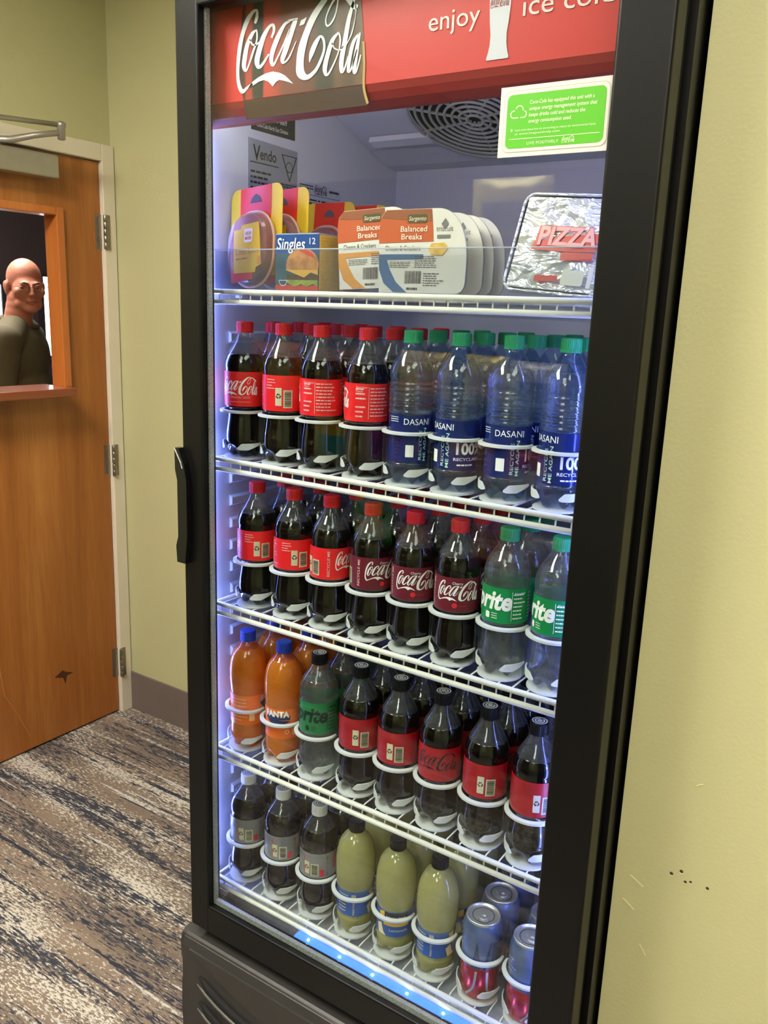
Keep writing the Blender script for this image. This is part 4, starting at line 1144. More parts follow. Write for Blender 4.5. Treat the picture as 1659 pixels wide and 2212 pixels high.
def oriented(name, loc, rx=0, ry=0, rz=0):
    o = empty(name, loc)
    o.rotation_euler = (rx, ry, rz)
    return o
CY = mat('card_yellow', (226, 186, 44), .4, var=.05, vscale=20); CRD = mat('card_red', (222, 54, 18), .4, var=.04, vscale=20)
MEAT = mat('sliced_salami', (176, 92, 80), .35, var=.18, vscale=160)
MEATL = mat('salami_rim', (214, 168, 146), .3)
def meat_pack(loc, rx, ry, rz, label):
    t = oriented('lunch_meat_pack', loc, rx, ry, rz)
    tag(t, label, 'meat pack', 'lunch meat packs')
    # card, local x across, z up, front at -y
    obj('card_wing', slab(poly2(rrect(-.070, .070, .050, .166, .018)), .002, .0032), CY, t)
    obj('card_panel', slab(poly2([(-.043, .06), (.040, .06), (.040, .1655), (-.043, .1655)]), .0008, .002), CRD, t)
    obj('hang_hole', slab(poly2([(-.016, .140), (.016, .140), (.010, .149), (0, .154), (-.010, .149)]), .0002, .0008), mat('hole_grey', (96, 84, 84), .7), t)
    tubp = rrect(-.056, .056, .0, .122, .050, 10)
    V, Fc = [], []
    lv_ = [(.0, 1.0), (-.004, 1.0), (-.008, .97), (-.020, .93), (-.026, .86)]
    n = len(tubp)
    for d, s in lv_:
        V += [(x * s, d, .061 + (zz - .061) * s) for x, zz in tubp]
    for i in range(len(lv_) - 1):
        for k in range(n):
            k2 = (k + 1) % n
            Fc.append((i * n + k, i * n + k2, (i + 1) * n + k2, (i + 1) * n + k))
    Fc.append(tuple((len(lv_) - 1) * n + k for k in range(n)))
    tb = obj('tub', (V, Fc), FILM, t, False)
    fix_normals(tb.data)
    mt = obj('sliced_meat', ([(x * .88, d, .061 + (zz - .061) * .88) for d in (-.001, -.019) for x, zz in tubp], [tuple(range(n)), tuple(reversed(range(n, 2 * n)))] + [(k, n + k, n + (k + 1) % n, (k + 1) % n) for k in range(n)]), MEAT, t)
    rimv = tube([(x * 1.0, -.005, .061 + (zz - .061)) for x, zz in tubp], .0028, 6, closed=True)
    obj('tub_rim', rimv, MEATL, t, True)
    lb = obj('front_label', slab(poly2([(-.040, .020), (-.042, .090), (-.022, .091), (-.020, .097), (.026, .099), (.034, .030), (.020, .026), (.018, .018)]), -.0275, -.0262), mat('label_yellow', (222, 176, 20), .4, var=.04), t)
    obj('label_badge', slab(poly2(rrect(-.012, .010, .068, .090, .003)), -.0281, -.0275), mat('badge_cream', (240, 220, 200), .4), lb)
    obj('label_print', flat(join2(xf2(text2('OSCAR', .0075, bold=.02, width=.017), 1, 1, -.0095, .080), xf2(text2('MAYER', .0075, bold=.02, width=.017), 1, 1, -.0095, .072)), -.0284), mat('badge_red', (190, 50, 60), .5), lb)
    obj('label_print', flat(join2(xf2(text2('Cotto Salami', .014, width=.062), 1, 1, -.036, .049), lines2(-.034, .010, .040, .045, 1, .5, 2)), -.0279), mat('brown_print', (170, 96, 20), .5), lb)
    obj('label_foot', slab(poly2([(-.036, .004), (-.038, .026), (.020, .034), (.022, .008)]), -.0270, -.0260), mat('label_red_foot', (206, 62, 48), .4), t)
    obj('size_mark', flat(rr2(.024, .033, .030, .044, .001), -.0278), mat('orange_mark', (208, 132, 40), .5), lb)
    lb.location.x = .010
    t.scale = (.84, .9, 1.03)
    return t
meat_pack((.015, -.003, Z1 + .007), -.14, -.10, 0, 'lunch meat pack with yellow and red card, frontmost beside the cheese slices')
meat_pack((.030, .046, Z1 + .006), -.13, -.08, 0, 'lunch meat pack leaning just behind the frontmost meat pack')
meat_pack((.004, .205, Z1 + .002), -.10, .0, 0, 'lunch meat pack standing upright near the back of the top shelf')
meat_pack((.038, .262, Z1 + .002), -.10, .0, 0, 'rearmost lunch meat pack on the top shelf')

# cheese slices
ch_ = oriented('cheese_slices_pack', (.123, .018, Z1 + .0016))
tag(ch_, 'pack of cheese slices with blue wrapper and burger picture', 'cheese pack')
CHB = mat('wrapper_blue', (52, 84, 146), .3, var=.08, vscale=30)
CHY = mat('cheese_yellow', (226, 176, 74), .3, var=.12, vscale=90, stretch=(1, 1, 4))
obj('cheese_stack', bevel_box(-.046, .046, -.035, .032, 0, .090, .004, 3), CHY, ch_)
obj('wrapper_front', slab(poly2(rrect(-.0455, .0445, .002, .089, .002)), -.0368, -.0352), CHB, ch_)
obj('wrapper_top', box(-.0455, .0445, -.0365, .030, .0895, .0912), mat('wrapper_top_film', (170, 180, 214), .25), ch_)
obj('picture_ground', flat(rect2(-.0455, .0445, .010, .060), -.0372), mat('picture_teal', (64, 92, 98), .4, var=.2, vscale=60), ch_)
obj('bottom_band', flat(rect2(-.0455, .0445, .002, .010), -.0373), mat('band_red', (206, 66, 48), .4), ch_)
bun = [(.012 + .034 * math.cos(a), .042 + .026 * math.sin(a)) for a in [PI * k / 12 for k in range(13)]]
obj('burger_bun', slab(poly2(bun + [(-.022, .034), (.044, .034)]), -.0380, -.0372), mat('bun_print', (196, 132, 74), .4, var=.25, vscale=70), ch_)
obj('burger_tomato', flat(poly2([(.006, .064), (.012, .068), (.034, .060), (.038, .052), (.020, .058)]), -.0384), mat('tomato_print', (206, 70, 52), .4), ch_)
obj('burger_cheese', flat(poly2([(-.024, .034), (.0445, .034), (.0445, .026), (.030, .030), (.016, .022), (-.004, .028)]), -.0382), mat('cheese_print', (232, 178, 70), .4), ch_)
obj('burger_patty', flat(poly2([(-.022, .026), (.0445, .026), (.0445, .018), (-.020, .018)]), -.0379), mat('patty_print', (96, 64, 42), .4, var=.3, vscale=200), ch_)
obj('burger_lettuce', flat(poly2([(-.024, .018), (.0445, .018), (.0445, .008), (.034, .012), (.022, .007), (.010, .012), (-.004, .007), (-.016, .012)]), -.0383), mat('lettuce_print', (150, 162, 60), .4, var=.3, vscale=150), ch_)
obj('wrapper_lettering', flat(join2(xf2(text2('Singles', .026, shear=.18, bold=.012, width=.060), 1, 1, -.043, .066), xf2(text2('12', .014, width=.012), 1, 1, .024, .074), ring2(-.028, .017, .008, .009, 14, 180, 360), rect2(-.037, -.019, .0165, .0175)), -.0388), WHITEP, ch_)

# cheese and cracker snack trays
BRN = mat('snack_brown', (150, 92, 62), .35, var=.04, vscale=20); BRD = mat('snack_rust', (196, 96, 58), .35, var=.04, vscale=20); TPAPER = mat('snack_paper', (222, 216, 208), .4, var=.03, vscale=30)
CRACK = mat('cracker_tan', (180, 136, 84), .6, var=.25, vscale=120)
def d_outline(x0=0., w=.152, h=.120, n=14):
    pts = [(x0 + .004, 0.0), (x0 + w - .016, 0.0)]
    for k in range(5): pts.append((x0 + w - .016 + .016 * math.sin(PI / 8 * k), .016 - .016 * math.cos(PI / 8 * k)))
    for k in range(n + 1):
        a = PI / 2 * k / n
        pts.append((x0 + w - .052 + .052 * math.cos(a) ** .9, .046 + .074 * math.sin(a)))
    pts += [(x0 + .012, h), (x0 + .002, h - .01), (x0, h - .024)]
    return pts
def snack_tray(loc, accent, ttl, ry, rz, label):
    t = oriented('cheese_cracker_tray', loc, -.03, ry, rz)
    tag(t, label, 'snack tray', 'cheese and cracker snack trays')
    out = d_outline()
    n = len(out)
    V, Fc = [], []
    lv_ = [(0, 1.0), (.003, 1.0), (.004, .95), (.020, .90), (.024, .84)]
    for d, s in lv_: V += [(.076 + (x - .076) * s, d, .060 + (z_ - .060) * s) for x, z_ in out]
    for i in range(len(lv_) - 1):
        for k in range(n):
            k2 = (k + 1) % n
            Fc.append((i * n + k, i * n + k2, (i + 1) * n + k2, (i + 1) * n + k))
    Fc.append(tuple((len(lv_) - 1) * n + k for k in range(n)))
    o = obj('tray_shell', (V, Fc), CLEARP, t); fix_normals(o.data)
    cx_ = [(.076 + (x - .076) * .84, .060 + (z_ - .060) * .84) for x, z_ in out]
    obj('crackers', slab(poly2(cx_), .004, .020), CRACK, t)
    lid = obj('film_lid', slab(poly2(out), -.0012, 0), TPAPER, t)
    # brown title block, following the left part of the outline
    obj('title_block', slab(poly2([(.0005, .072), (.096, .074), (.094, .094), (.090, .1195), (.012, .1195), (.002, .109), (.0005, .096)]), -.0018, -.0012), BRD, t)
    obj('title_top', flat(poly2([(.003, .108), (.093, .102), (.090, .1192), (.012, .1192)]), -.0021), BRN, t)
    obj('brand_patch', flat(rr2(.050, .084, .100, .112, .003), -.0024), mat('brand_olive', (92, 84, 48), .4), t)
    obj('title_lettering', flat(join2(xf2(text2('Sargento', .0085, shear=.2, width=.030), 1, 1, .052, .1035), xf2(text2('Balanced', .0115, bold=.01, width=.046), 1, 1, .038, .088), xf2(text2('Breaks', .0115, bold=.01, width=.036), 1, 1, .040, .077)), -.0027), mat('cream_print', (244, 226, 204), .4), t)
    obj('flavour_lettering', flat(xf2(text2(ttl, .010, width=.062), 1, 1, .012, .0615), -.0020), mat('dark_grey_print', (60, 60, 60), .5), t)
    obj('accent_band', slab(poly2([(.001, .056), (.080, .056), (.080, .049), (.016, .048), (.022, .034), (.034, .016), (.054, .001), (.030, .001), (.012, .014), (.003, .034)]), -.0018, -.0012), accent, t)
    obj('fact_print', flat(join2(lines2(.022, .060, .036, .046, 4, .35, 3, .2), lines2(.066, .104, .036, .054, 6, .35, 9, .3), barcode2(.050, .078, .014, .032, 8), lines2(.082, .118, .010, .030, 6, .35, 5, .4), lines2(.054, .080, .004, .009, 1, .6, 2)), -.0020), mat('warm_black_print', (78, 62, 58), .5), t)
    obj('partner_print', flat(join2(xf2(text2('triscuit', .011, width=.028), 1, 1, .100, .088), xf2(poly2([(.114, .106), (.120, .098), (.114, .090), (.108, .098)]), 1, 1), rect2(.102, .124, .078, .083)), -.0019), mat('mid_grey_print', (122, 118, 116), .5), t)
    obj('cheese_picture', flat(poly2([(.088, .064), (.094, .071), (.116, .072), (.122, .064), (.112, .054), (.094, .055)]), -.0022), mat('cheese_pic', (224, 176, 78), .4, var=.2, vscale=120), t)
    return t
OBAND = mat('snack_orange_band', (214, 146, 66), .4); BBAND = mat('snack_blue_band', (70, 104, 148), .4)
snack_tray((.194, .0, Z1 + .006), OBAND, 'Cheese & Crackers', -.05, .0, 'cracker snack tray with orange band, beside the cheese slices')
snack_tray((.288, -.026, Z1 + .003), BBAND, 'Cheese & Crackers', .0, .0, 'cracker snack tray with blue band, frontmost of its row')
snack_tray((.286, .030, Z1 + .003), BBAND, 'Cheese & Crackers', .0, .0, 'cracker snack tray second in the row behind the blue-banded one')
snack_tray((.287, .062, Z1 + .003), BBAND, 'Cheese & Crackers', .0, .0, 'cracker snack tray third in the row behind the blue-banded one')
snack_tray((.288, .098, Z1 + .003), BBAND, 'Cheese & Crackers', .0, .0, 'rearmost cracker snack tray of the row behind the blue-banded one')

# pizza kit in shiny film
def foil_mat():
    m, nt, b = node_mat('crinkled_clear_film')
    N = nt.nodes.new; L = nt.links.new
    tc = N('ShaderNodeTexCoord')
    mp = N('ShaderNodeMapping'); mp.inputs['Scale'].default_value = (18, 18, 46); mp.inputs['Rotation'].default_value = (0, .5, 0)
    L(tc.outputs['Object'], mp.inputs[0])
    n = N('ShaderNodeTexNoise'); n.inputs['Scale'].default_value = 1.0; n.inputs['Detail'].default_value = 3; n.inputs['Distortion'].default_value = 1.2
    L(mp.outputs[0], n.inputs['Vector'])
    bp = N('ShaderNodeBump'); bp.inputs['Strength'].default_value = 1.0; bp.inputs['Distance'].default_value = .012
    L(n.outputs['Fac'], bp.inputs['Height']); L(bp.outputs[0], b.inputs['Normal'])
    b.inputs['Base Color'].default_value = (.88, .87, .87, 1); b.inputs['Metallic'].default_value = .45; b.inputs['Roughness'].default_value = .14
    return m
pz = oriented('pizza_kit', (.565, -.012, Z1 + .004), -.20, .07, -.06)
tag(pz, 'shiny film-wrapped pizza kit with red and white lettering', 'pizza kit')
FOIL = foil_mat()
po = rrect(-.074, .074, 0, .138, .016, 6)
n = len(po)
V, Fc = [], []
lv_ = [(-.006, .94), (-.002, 1.0), (.002, 1.0), (.004, .95), (.026, .86)]
for d, s in lv_: V += [(x * s * (1 - .10 * z_ / .138), d, .069 + (z_ - .069) * s) for x, z_ in po]
for i in range(len(lv_) - 1):
    for k in range(n):
        Fc.append((i * n + k, i * n + (k + 1) % n, (i + 1) * n + (k + 1) % n, (i + 1) * n + k))
Fc.append(tuple((len(lv_) - 1) * n + k for k in range(n)))
o = obj('tray', (V, Fc), mat('kit_tray', (196, 190, 190), .3, .2), pz); fix_normals(o.data)
# crinkled front film: a bumpy grid inside the rim
gx, gz = 26, 26
V, Fc = [], []
rg = random.Random(5)
for j in range(gz + 1):
    for i in range(gx + 1):
        a, b = i / gx * 2 - 1, j / gz * 2 - 1
        ed = max(abs(a), abs(b))
        wv = math.sin(9 * a + 5 * b) * math.sin(6 * b - 3 * a) * .0026 + math.sin(17 * a - 11 * b) * .0012
        V.append((a * .066 * (1 - .10 * (b + 1) / 2), -.0075 - wv * (1 - ed ** 4) - .003 * (1 - ed ** 2), .069 + b * .062))
for j in range(gz):
    for i in range(gx):
        q = j * (gx + 1) + i
        Fc.append((q, q + 1, q + gx + 2, q + gx + 1))
obj('film', (V, Fc), FOIL, pz, True)
obj('film_edge', tube([(x * .97 * (1 - .10 * z_ / .138), -.007, .069 + (z_ - .069) * .96) for x, z_ in po], .0022, 6, closed=True), FOIL, pz, True)
KR = mat('kit_red', (200, 52, 44), .3); KW = mat('kit_white', (236, 230, 228), .3)
obj('red_panel', flat(poly2([(-.038, .058), (-.034, .070), (.020, .080), (.058, .084), (.058, .060), (.03, .058)]), -.0135), KR, pz)
obj('red_panel', flat(poly2([(.010, .046), (.056, .048), (.056, .058), (.010, .057)]), -.0137), KR, pz)
obj('red_panel', flat(poly2([(-.022, .016), (.012, .018), (.012, .026), (-.022, .024)]), -.0137), KR, pz)
obj('pizza_lettering', flat(xf2(text2('PIZZA', .034, shear=.1, bold=.03, width=.086), 1, 1, -.030, .066), -.0150), mat('kit_letter_pink', (214, 150, 146), .3), pz)
obj('pizza_lettering_edge', flat(xf2(text2('PIZZA', .034, shear=.1, bold=.065, width=.090), 1, 1, -.032, .066), -.0146), KR, pz)
obj('fact_panel', flat(rr2(.018, .050, .014, .034, .003), -.0137), mat('kit_cream', (222, 218, 196), .4), pz)
obj('seal_strip', flat(rect2(.056, .062, .012, .040), -.0139), KW, pz)

# ================================================================ OFFICE BEHIND THE DOOR
SKYP = mat('daylit_pane', (250, 250, 255), .3, emit=(245, 248, 255), estr=2.2)
FRM = mat('dark_frame', (38, 32, 32), .5)
for k, (y0, y1, z0, z1) in enumerate(((1.30, 2.27, 1.05, 1.67), (2.585, 3.12, 1.20, 1.735))):
    w = empty('window_%d' % (k + 1), (BX, (y0 + y1) / 2, z0)); w['kind'] = 'structure'
    ym = (y0 + y1) / 2
    obj('pane', box(.012, .018, y0 - ym, y1 - ym, 0, z1 - z0), SKYP, w)
    for q in (box(0, .03, y0 - ym - .03, y0 - ym, -.03, z1 - z0 + .03), box(0, .03, y1 - ym, y1 - ym + .03, -.03, z1 - z0 + .03),
              box(0, .03, y0 - ym, y1 - ym, -.03, 0), box(0, .03, y0 - ym, y1 - ym, z1 - z0, z1 - z0 + .03)):
        obj('window_frame', q, FRM, w)

# ================================================================ PERSON
SKIN = mat('skin', (196, 126, 104), .55, var=.07, vscale=22, sss=.12)
SHIRT = mat('olive_shirt', (92, 84, 62), .85, var=.05, vscale=40, bump=.25, bscale=900)
TROUS = mat('dark_trousers', (40, 42, 50), .85)
SHOEM = mat('black_shoe', (24, 22, 22), .5)
def blob_mesh(name, parts, voxel, m, smooth_it=6):
    """union of ellipsoids / tapered capsules remeshed into one continuous skin"""
    bm = bmesh.new()
    def ell(c, r, rot=None):
        mtx = Matrix.Translation(c) @ (rot.to_4x4() if rot else Matrix.Identity(4)) @ Matrix.Diagonal((*r, 1))
        bmesh.ops.create_icosphere(bm, subdivisions=3, radius=1, matrix=mtx)
    for q in parts:
        if q[0] == 'e':
            ell(q[1], q[2], q[3] if len(q) > 3 else None)
        else:
            _, a, b, ra, rb = q
            a, b = Vector(a), Vector(b)
            k = max(2, int((b - a).length / (min(ra, rb) * .45)))
            for i in range(k + 1):
                t = i / k
                r = ra + (rb - ra) * t
                ell(a.lerp(b, t), (r, r, r))
    me = bpy.data.meshes.new('tmp'); bm.to_mesh(me); bm.free()
    o = bpy.data.objects.new('tmp', me); COL.objects.link(o)
    md = o.modifiers.new('r', 'REMESH'); md.mode = 'VOXEL'; md.voxel_size = voxel
    sm = o.modifiers.new('s', 'SMOOTH'); sm.factor = .5; sm.iterations = smooth_it
    dg = bpy.context.evaluated_depsgraph_get(); dg.update()
    out = bpy.data.meshes.new_from_object(o.evaluated_get(dg)); out.name = name
    bpy.data.objects.remove(o)
    out.materials.clear(); out.materials.append(m)
    out.polygons.foreach_set('use_smooth', [True] * len(out.polygons))
    return out

# body frame: origin on the floor, the man faces -y; his right hand is at -x
PH = 1.765                       # height of the crown
HC = Vector((0, -.015, PH - .118))   # head centre
hd_rot = Matrix.Rotation(math.radians(-60), 3, 'Z') @ Matrix.Rotation(math.radians(3), 3, 'X')
def hp_(x, y, z): return tuple(HC + hd_rot @ Vector((x, y, z)))
def he(c, r): return ('e', hp_(*c), r, hd_rot)
head = [he((0, .022, .032), (.074, .094, .086)), he((0, -.030, -.020), (.064, .064, .078)), he((0, -.042, -.074), (.058, .050, .040)), he((0, -.078, -.094), (.032, .022, .021)),
        he((-.024, -.086, .012), (.026, .011, .009)), he((.024, -.086, .012), (.026, .011, .009)),
        he((0, -.094, -.004), (.0085, .012, .016)), he((0, -.104, -.020), (.0095, .012, .016)), he((0, -.112, -.032), (.012, .011, .010)), he((-.012, -.100, -.036), (.008, .010, .007)), he((.012, -.100, -.036), (.008, .010, .007)),
        he((-.045, -.060, -.024), (.022, .026, .022)), he((.045, -.060, -.024), (.022, .026, .022)),
        he((0, -.090, -.053), (.022, .012, .008)), he((0, -.094, -.0605), (.023, .010, .0055)), he((0, -.092, -.0715), (.020, .011, .0065)), he((0, -.086, -.082), (.020, .010, .008)),
        he((-.077, .018, -.012), (.008, .020, .031)), he((.077, .018, -.012), (.008, .020, .031)), he((-.083, .026, -.002), (.006, .014, .022)), he((.083, .026, -.002), (.006, .014, .022)),
        ('c', (0, .012, PH - .18), (0, .030, PH - .30), .056, .064), ('e', (0, -.018, PH - .235), (.018, .020, .03))]
SH = PH - .325                   # shoulder height
torso = [('e', (0, .03, SH - .10), (.172, .115, .15)), ('e', (0, .020, SH - .30), (.158, .120, .20)), ('e', (0, .025, SH - .50), (.155, .105, .15)),
         ('c', (-.07, .03, SH + .005), (-.175, .03, SH - .03), .060, .060), ('c', (.07, .03, SH + .005), (.175, .03, SH - .03), .060, .060)]
arms = []
for s in (-1, 1):
    sh, el, wr_ = (s * .195, .03, SH - .05), (s * .235, .05, SH - .33), (s * .225, -.07, SH - .56)
    arms += [('c', sh, el, .054, .042), ('c', el, wr_, .042, .028)]
    hb = Vector(wr_); pd = Vector((0, -.25, -1)).normalized()
    arms += [('e', tuple(hb + pd * .045), (.018, .036, .045)),]
    for k in range(4):
        rt = hb + pd * .08 + Vector((0, -.027 + .018 * k, 0))
        ln_ = (.055, .068, .072, .060)[3 - k] * .9
        md_ = rt + pd * ln_ * .55 + Vector((-s * .004, 0, 0)); tip = md_ + (pd * .85 + Vector((-s * .5, 0, 0))) * ln_ * .5
        arms += [('c', tuple(rt), tuple(md_), .0092, .0086), ('c', tuple(md_), tuple(tip), .0086, .0074)]
    th = hb + pd * .03 + Vector((-s * .008, -.034, 0))
    arms += [('c', tuple(th), tuple(th + Vector((-s * .012, -.022, -.030))), .0105, .0098), ('c', tuple(th + Vector((-s * .012, -.022, -.030))), tuple(th + Vector((-s * .016, -.026, -.058))), .0098, .0080)]
legs = []
for s in (-1, 1):
    legs += [('c', (s * .085, .03, .90), (s * .09, .02, .49), .085, .056), ('c', (s * .09, .02, .49), (s * .092, .045, .09), .055, .040), ('c', (s * .092, .04, .055), (s * .10, -.09, .035), .040, .034)]
pos = (-2.47, 1.216, 0)
pr_ = empty('person', pos, math.radians(90 + 40))
tag(pr_, 'bald person in glasses and olive t-shirt seen through the door window, looking back', 'person')
body = link('body', blob_mesh('body', head + torso + arms + legs, .005, SKIN, 7), pr_)
# shirt, slightly larger than the torso, sleeves to above the elbow
def grow(q, d):
    if q[0] == 'e': return ('e', q[1], tuple(r + d for r in q[2])) + tuple(q[3:])
    return ('c', q[1], q[2], q[3] + d, q[4] + d)
sl = []
for s in (-1, 1):
    sl += [('c', (s * .185, .03, SH - .045), (s * .222, .043, SH - .24), .068, .058)]
shirt = link('t_shirt', blob_mesh('t_shirt', [grow(q, .014) for q in torso] + sl + [('e', (0, .025, SH - .56), (.168, .120, .10))], .009, SHIRT, 5), pr_)
link('collar', new_mesh('collar', *tube([(.082 * math.cos(a), .022 + .078 * math.sin(a), SH + .048 + .020 * math.sin(a)) for a in [2 * PI * k / 28 for k in range(28)]], .009, 8, closed=True), SHIRT, True), pr_)
tr_ = link('trousers', blob_mesh('trousers', [grow(q, .018) for q in legs if q[2][2] > .08] + [('e', (0, .03, .92), (.165, .115, .10))], .012, TROUS, 4), pr_)
for s in (-1, 1):
    link('shoe', blob_mesh('shoe', [('e', (s * .098, -.03, .045), (.052, .145, .046)), ('e', (s * .094, .04, .07), (.050, .06, .05))], .009, SHOEM, 3), pr_)
# eyes, brows, lips, glasses
EYEW = mat('eye_white', (176, 160, 150), .3); IRIS = mat('iris', (70, 78, 80), .2); BROW = mat('brow_hair', (84, 54, 42), .8); LIP = mat('lips', (170, 88, 80), .45); METAL = mat('glasses_metal', (120, 100, 92), .3, .8)
LENSM = thin_glass('spectacle_lens', (240, 240, 240), ior=1.5)
def hpm(vf): return [hp_(*v) for v in vf[0]], vf[1]
for s in (-1, 1):
    v, f = lathe([(.0005, -.0118), (.006, -.0102), (.0102, -.006), (.0118, 0), (.0102, .006), (.006, .0102), (.0005, .0118)], 16)
    ey_ = link('eye', new_mesh('eye', [hp_(a + s * .031, b - .0765, c - .006) for a, b, c in v], f, EYEW, True), pr_)
    v, f = lathe([(.0052, 0), (.0048, .0012)], 14)
    link('iris', new_mesh('iris', [hp_(a + s * .031 - .003, -.0886 - c * .6, b - .005) for a, b, c in v], f, IRIS), ey_)
    link('eyelid', new_mesh('eyelid', *hpm(tube([(s * .031 - .014, -.081, -.006), (s * .031 - .006, -.0890, .0), (s * .031 + .004, -.0890, .0), (s * .031 + .014, -.080, -.004)], .0042, 6)), SKIN, True), ey_)
    link('eyebrow', new_mesh('eyebrow', *hpm(tube([(s * .012, -.0985, .012), (s * .028, -.0965, .017), (s * .046, -.084, .013)], [.002, .0034, .0018], 6)), BROW, True), pr_)
link('lips', new_mesh('lips', *hpm(join(tube([(-.022, -.089, -.070), (-.008, -.1035, -.0615), (0, -.1050, -.0628), (.008, -.1035, -.0615), (.022, -.089, -.070)], [.001, .0032, .003, .0032, .001], 8), tube([(-.020, -.090, -.071), (0, -.1020, -.0735), (.020, -.090, -.071)], [.001, .0042, .001], 8))), LIP, True), pr_)
gl_ = link('glasses', new_mesh('glasses', *hpm(join(*[tube([(s * .034 + .023 * math.cos(a), -.104 + .006 * abs(math.cos(a)) * (1 if math.cos(a) * s > 0 else 0), -.006 + .016 * math.sin(a)) for a in [2 * PI * k / 20 for k in range(20)]], .0010, 6, closed=True) for s in (-1, 1)],
     tube([(-.011, -.104, -.002), (0, -.110, .001), (.011, -.104, -.002)], .0010, 6), *[tube([(s * .057, -.098, -.001), (s * .073, -.085, .001), (s * .080, .012, .004), (s * .081, .026, -.010)], .0011, 6) for s in (-1, 1)])), METAL, True), pr_)

# ================================================================ SNACK RACK (stands behind the viewer's left; the cooler's glass mirrors it)
RK_ = mat('dark_rack_wood', (34, 26, 22), .5, var=.2, vscale=8, stretch=(6, 6, 1))
RX0, RX1, RYF, RYB = -1.44, .14, -1.60, -2.0
rk = empty('snack_rack', ((RX0 + RX1) / 2, -1.8, 0))
tag(rk, 'tall dark wooden snack rack with three filled shelves opposite the cooler', 'rack')
def rpart(nm, q, m=RK_): return obj(nm, ([(a - (RX0 + RX1) / 2, b + 1.8, c) for a, b, c in q[0]], q[1]), m, rk)
rpart('side_panel', box(RX0, RX0 + .025, RYB, RYF, 0, 2.1)); rpart('side_panel', box(RX1 - .025, RX1, RYB, RYF, 0, 2.1))
rpart('back_panel', box(RX0 + .025, RX1 - .025, RYB, RYB + .02, 0, 2.1))
for z in (.735, 1.015, 1.295, 1.835): rpart('shelf_board', box(RX0 + .025, RX1 - .025, RYB + .02, RYF, z - .022, z))
for k in range(2):
    w = (RX1 - RX0 - .05) / 2
    x = RX0 + .025 + w * k
    rpart('cupboard_door', bevel_box(x + .003, x + w - .003, RYF - .02, RYF, .06, .70, .003))
    rpart('door_knob', ([(a + x + (w - .05 if k == 0 else .05), b * .0 + RYF + c, b + .45) for a, b, c in lathe([(.006, 0), (.006, .012), (.014, .02), (.010, .028)], 14)[0]], lathe([(0, 0)] * 4, 14)[1]), STEEL)
def snack_bag(x, z, w, h, rgb, rgb2, word, label):
    t = empty('snack_bag', (x, RYF - .06, z))
    tag(t, label, 'snack bag', 'snack bags on the rack')
    nx, nz = 12, 14
    def sheet(s):
        V = []
        for j in range(nz + 1):
            for i in range(nx + 1):
                a, b = i / nx * 2 - 1, j / nz * 2 - 1
                p = max(0, (1 - a ** 4)) * max(0, (1 - b ** 6))
                V.append((a * w / 2 * (1 - .05 * p), s * (.028 * p + .0004) + .002 * math.sin(9 * a + 7 * b) * p, h / 2 + b * h / 2))
        return V
    Fq = [(j * (nx + 1) + i, j * (nx + 1) + i + 1, (j + 1) * (nx + 1) + i + 1, (j + 1) * (nx + 1) + i) for j in range(nz) for i in range(nx)]
    m1 = mat('bag_%d_%d_%d' % rgb, rgb, .25, .15, var=.12, vscale=25)
    o = obj('bag', join((sheet(1), [tuple(reversed(f)) for f in Fq]), (sheet(-1), Fq)), m1, t, True)
    m2 = mat('bag_%d_%d_%d' % rgb2, rgb2, .3, .0, var=.15, vscale=60)
    band = []
    for j in range(7):
        for i in range(9):
            a, b = i / 8 * 1.4 - .7, j / 6 * .8 - .6
            p = (1 - a ** 4) * (1 - b ** 6)
            band.append((a * w / 2 * (1 - .05 * p), .028 * p + .0018 + .002 * math.sin(9 * a + 7 * b) * p, h / 2 + b * h / 2))
    obj('bag_picture', (band, [(j * 9 + i, (j + 1) * 9 + i, (j + 1) * 9 + i + 1, j * 9 + i + 1) for j in range(6) for i in range(8)]), m2, t, True)
    obj('crimp', box(-w / 2, w / 2, -.001, .001, h - .012, h), m1, t)
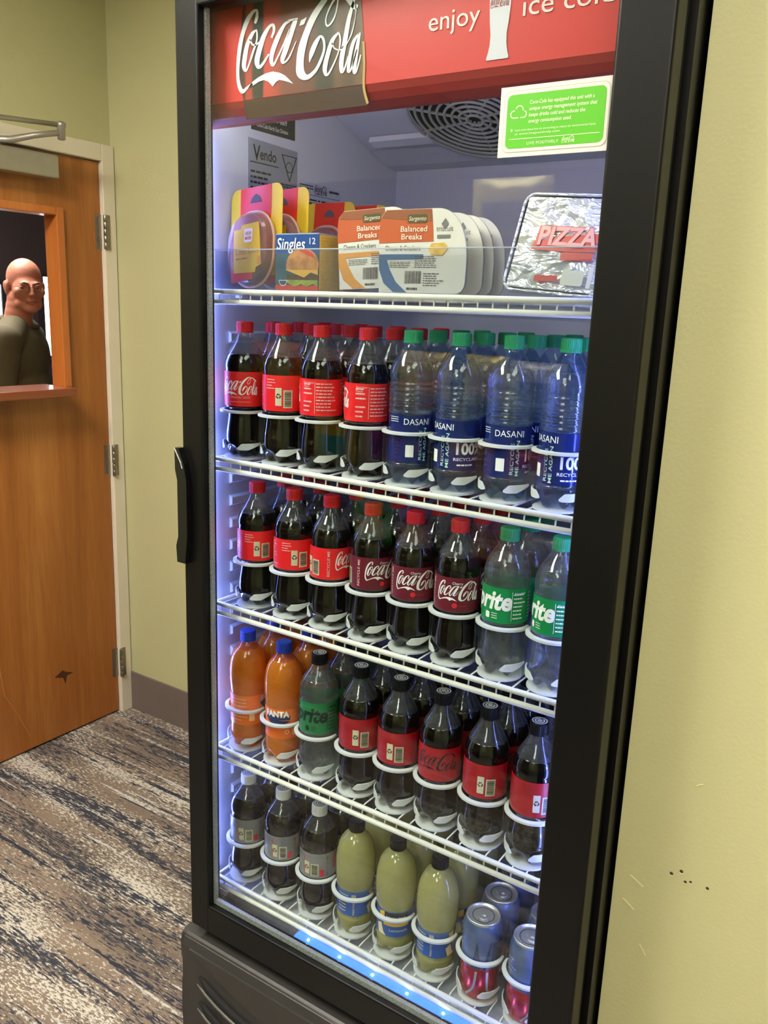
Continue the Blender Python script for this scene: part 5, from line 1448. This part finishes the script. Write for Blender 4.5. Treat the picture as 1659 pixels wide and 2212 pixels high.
BAGS = [(-1.20, 1.2955, .26, .17, (206, 104, 34), (150, 130, 70), 'orange snack bag with olive picture, first on the upper bag shelf'),
        (-.90, 1.2955, .20, .16, (120, 40, 36), (70, 30, 30), 'brick red snack bag beside the orange one on the upper bag shelf'),
        (-.51, 1.2955, .21, .17, (222, 186, 40), (208, 150, 40), 'yellow snack bag with amber picture on the upper bag shelf'),
        (-.27, 1.2955, .16, .17, (228, 206, 50), (196, 160, 60), 'narrow bright yellow snack bag on the upper bag shelf'),
        (-.085, 1.2955, .20, .16, (214, 214, 210), (110, 110, 100), 'white snack bag with grey picture at the end of the upper bag shelf'),
        (-1.22, 1.0155, .22, .17, (60, 56, 50), (96, 84, 60), 'charcoal snack bag first on the middle bag shelf'),
        (-.90, 1.0155, .20, .19, (206, 178, 40), (30, 150, 160), 'yellow snack bag with teal picture on the middle bag shelf'),
        (-.68, 1.0155, .18, .19, (150, 60, 160), (110, 40, 130), 'purple snack bag on the middle bag shelf'),
        (-.315, 1.0155, .19, .16, (196, 120, 54), (170, 90, 40), 'tan snack bag with nut picture on the middle bag shelf'),
        (-.09, 1.0155, .17, .15, (196, 40, 50), (226, 220, 216), 'red snack bag with white picture at the end of the middle bag shelf'),
        (-.71, .7355, .18, .18, (60, 190, 50), (220, 200, 90), 'green snack bag with straw picture on the lower bag shelf'),
        (-.52, .7355, .15, .18, (160, 40, 130), (220, 120, 40), 'magenta snack bag with orange picture on the lower bag shelf'),
        (-.365, .7355, .14, .18, (150, 152, 156), (90, 92, 96), 'silver snack bag on the lower bag shelf'),
        (-.20, .7355, .17, .18, (200, 46, 40), (214, 120, 40), 'red snack bag with orange chips picture on the lower bag shelf'),
        (-.01, .7355, .18, .15, (206, 198, 190), (150, 92, 60), 'cream snack bag with brown picture on the lower bag shelf'),
        (-.22, 1.8355, .28, .19, (216, 206, 140), (90, 92, 90), 'pale yellow snack bag alone on top shelf of the rack')]
for x, z, w, h, c1, c2, lb in BAGS: snack_bag(x, z, w, h, c1, c2, '', lb)
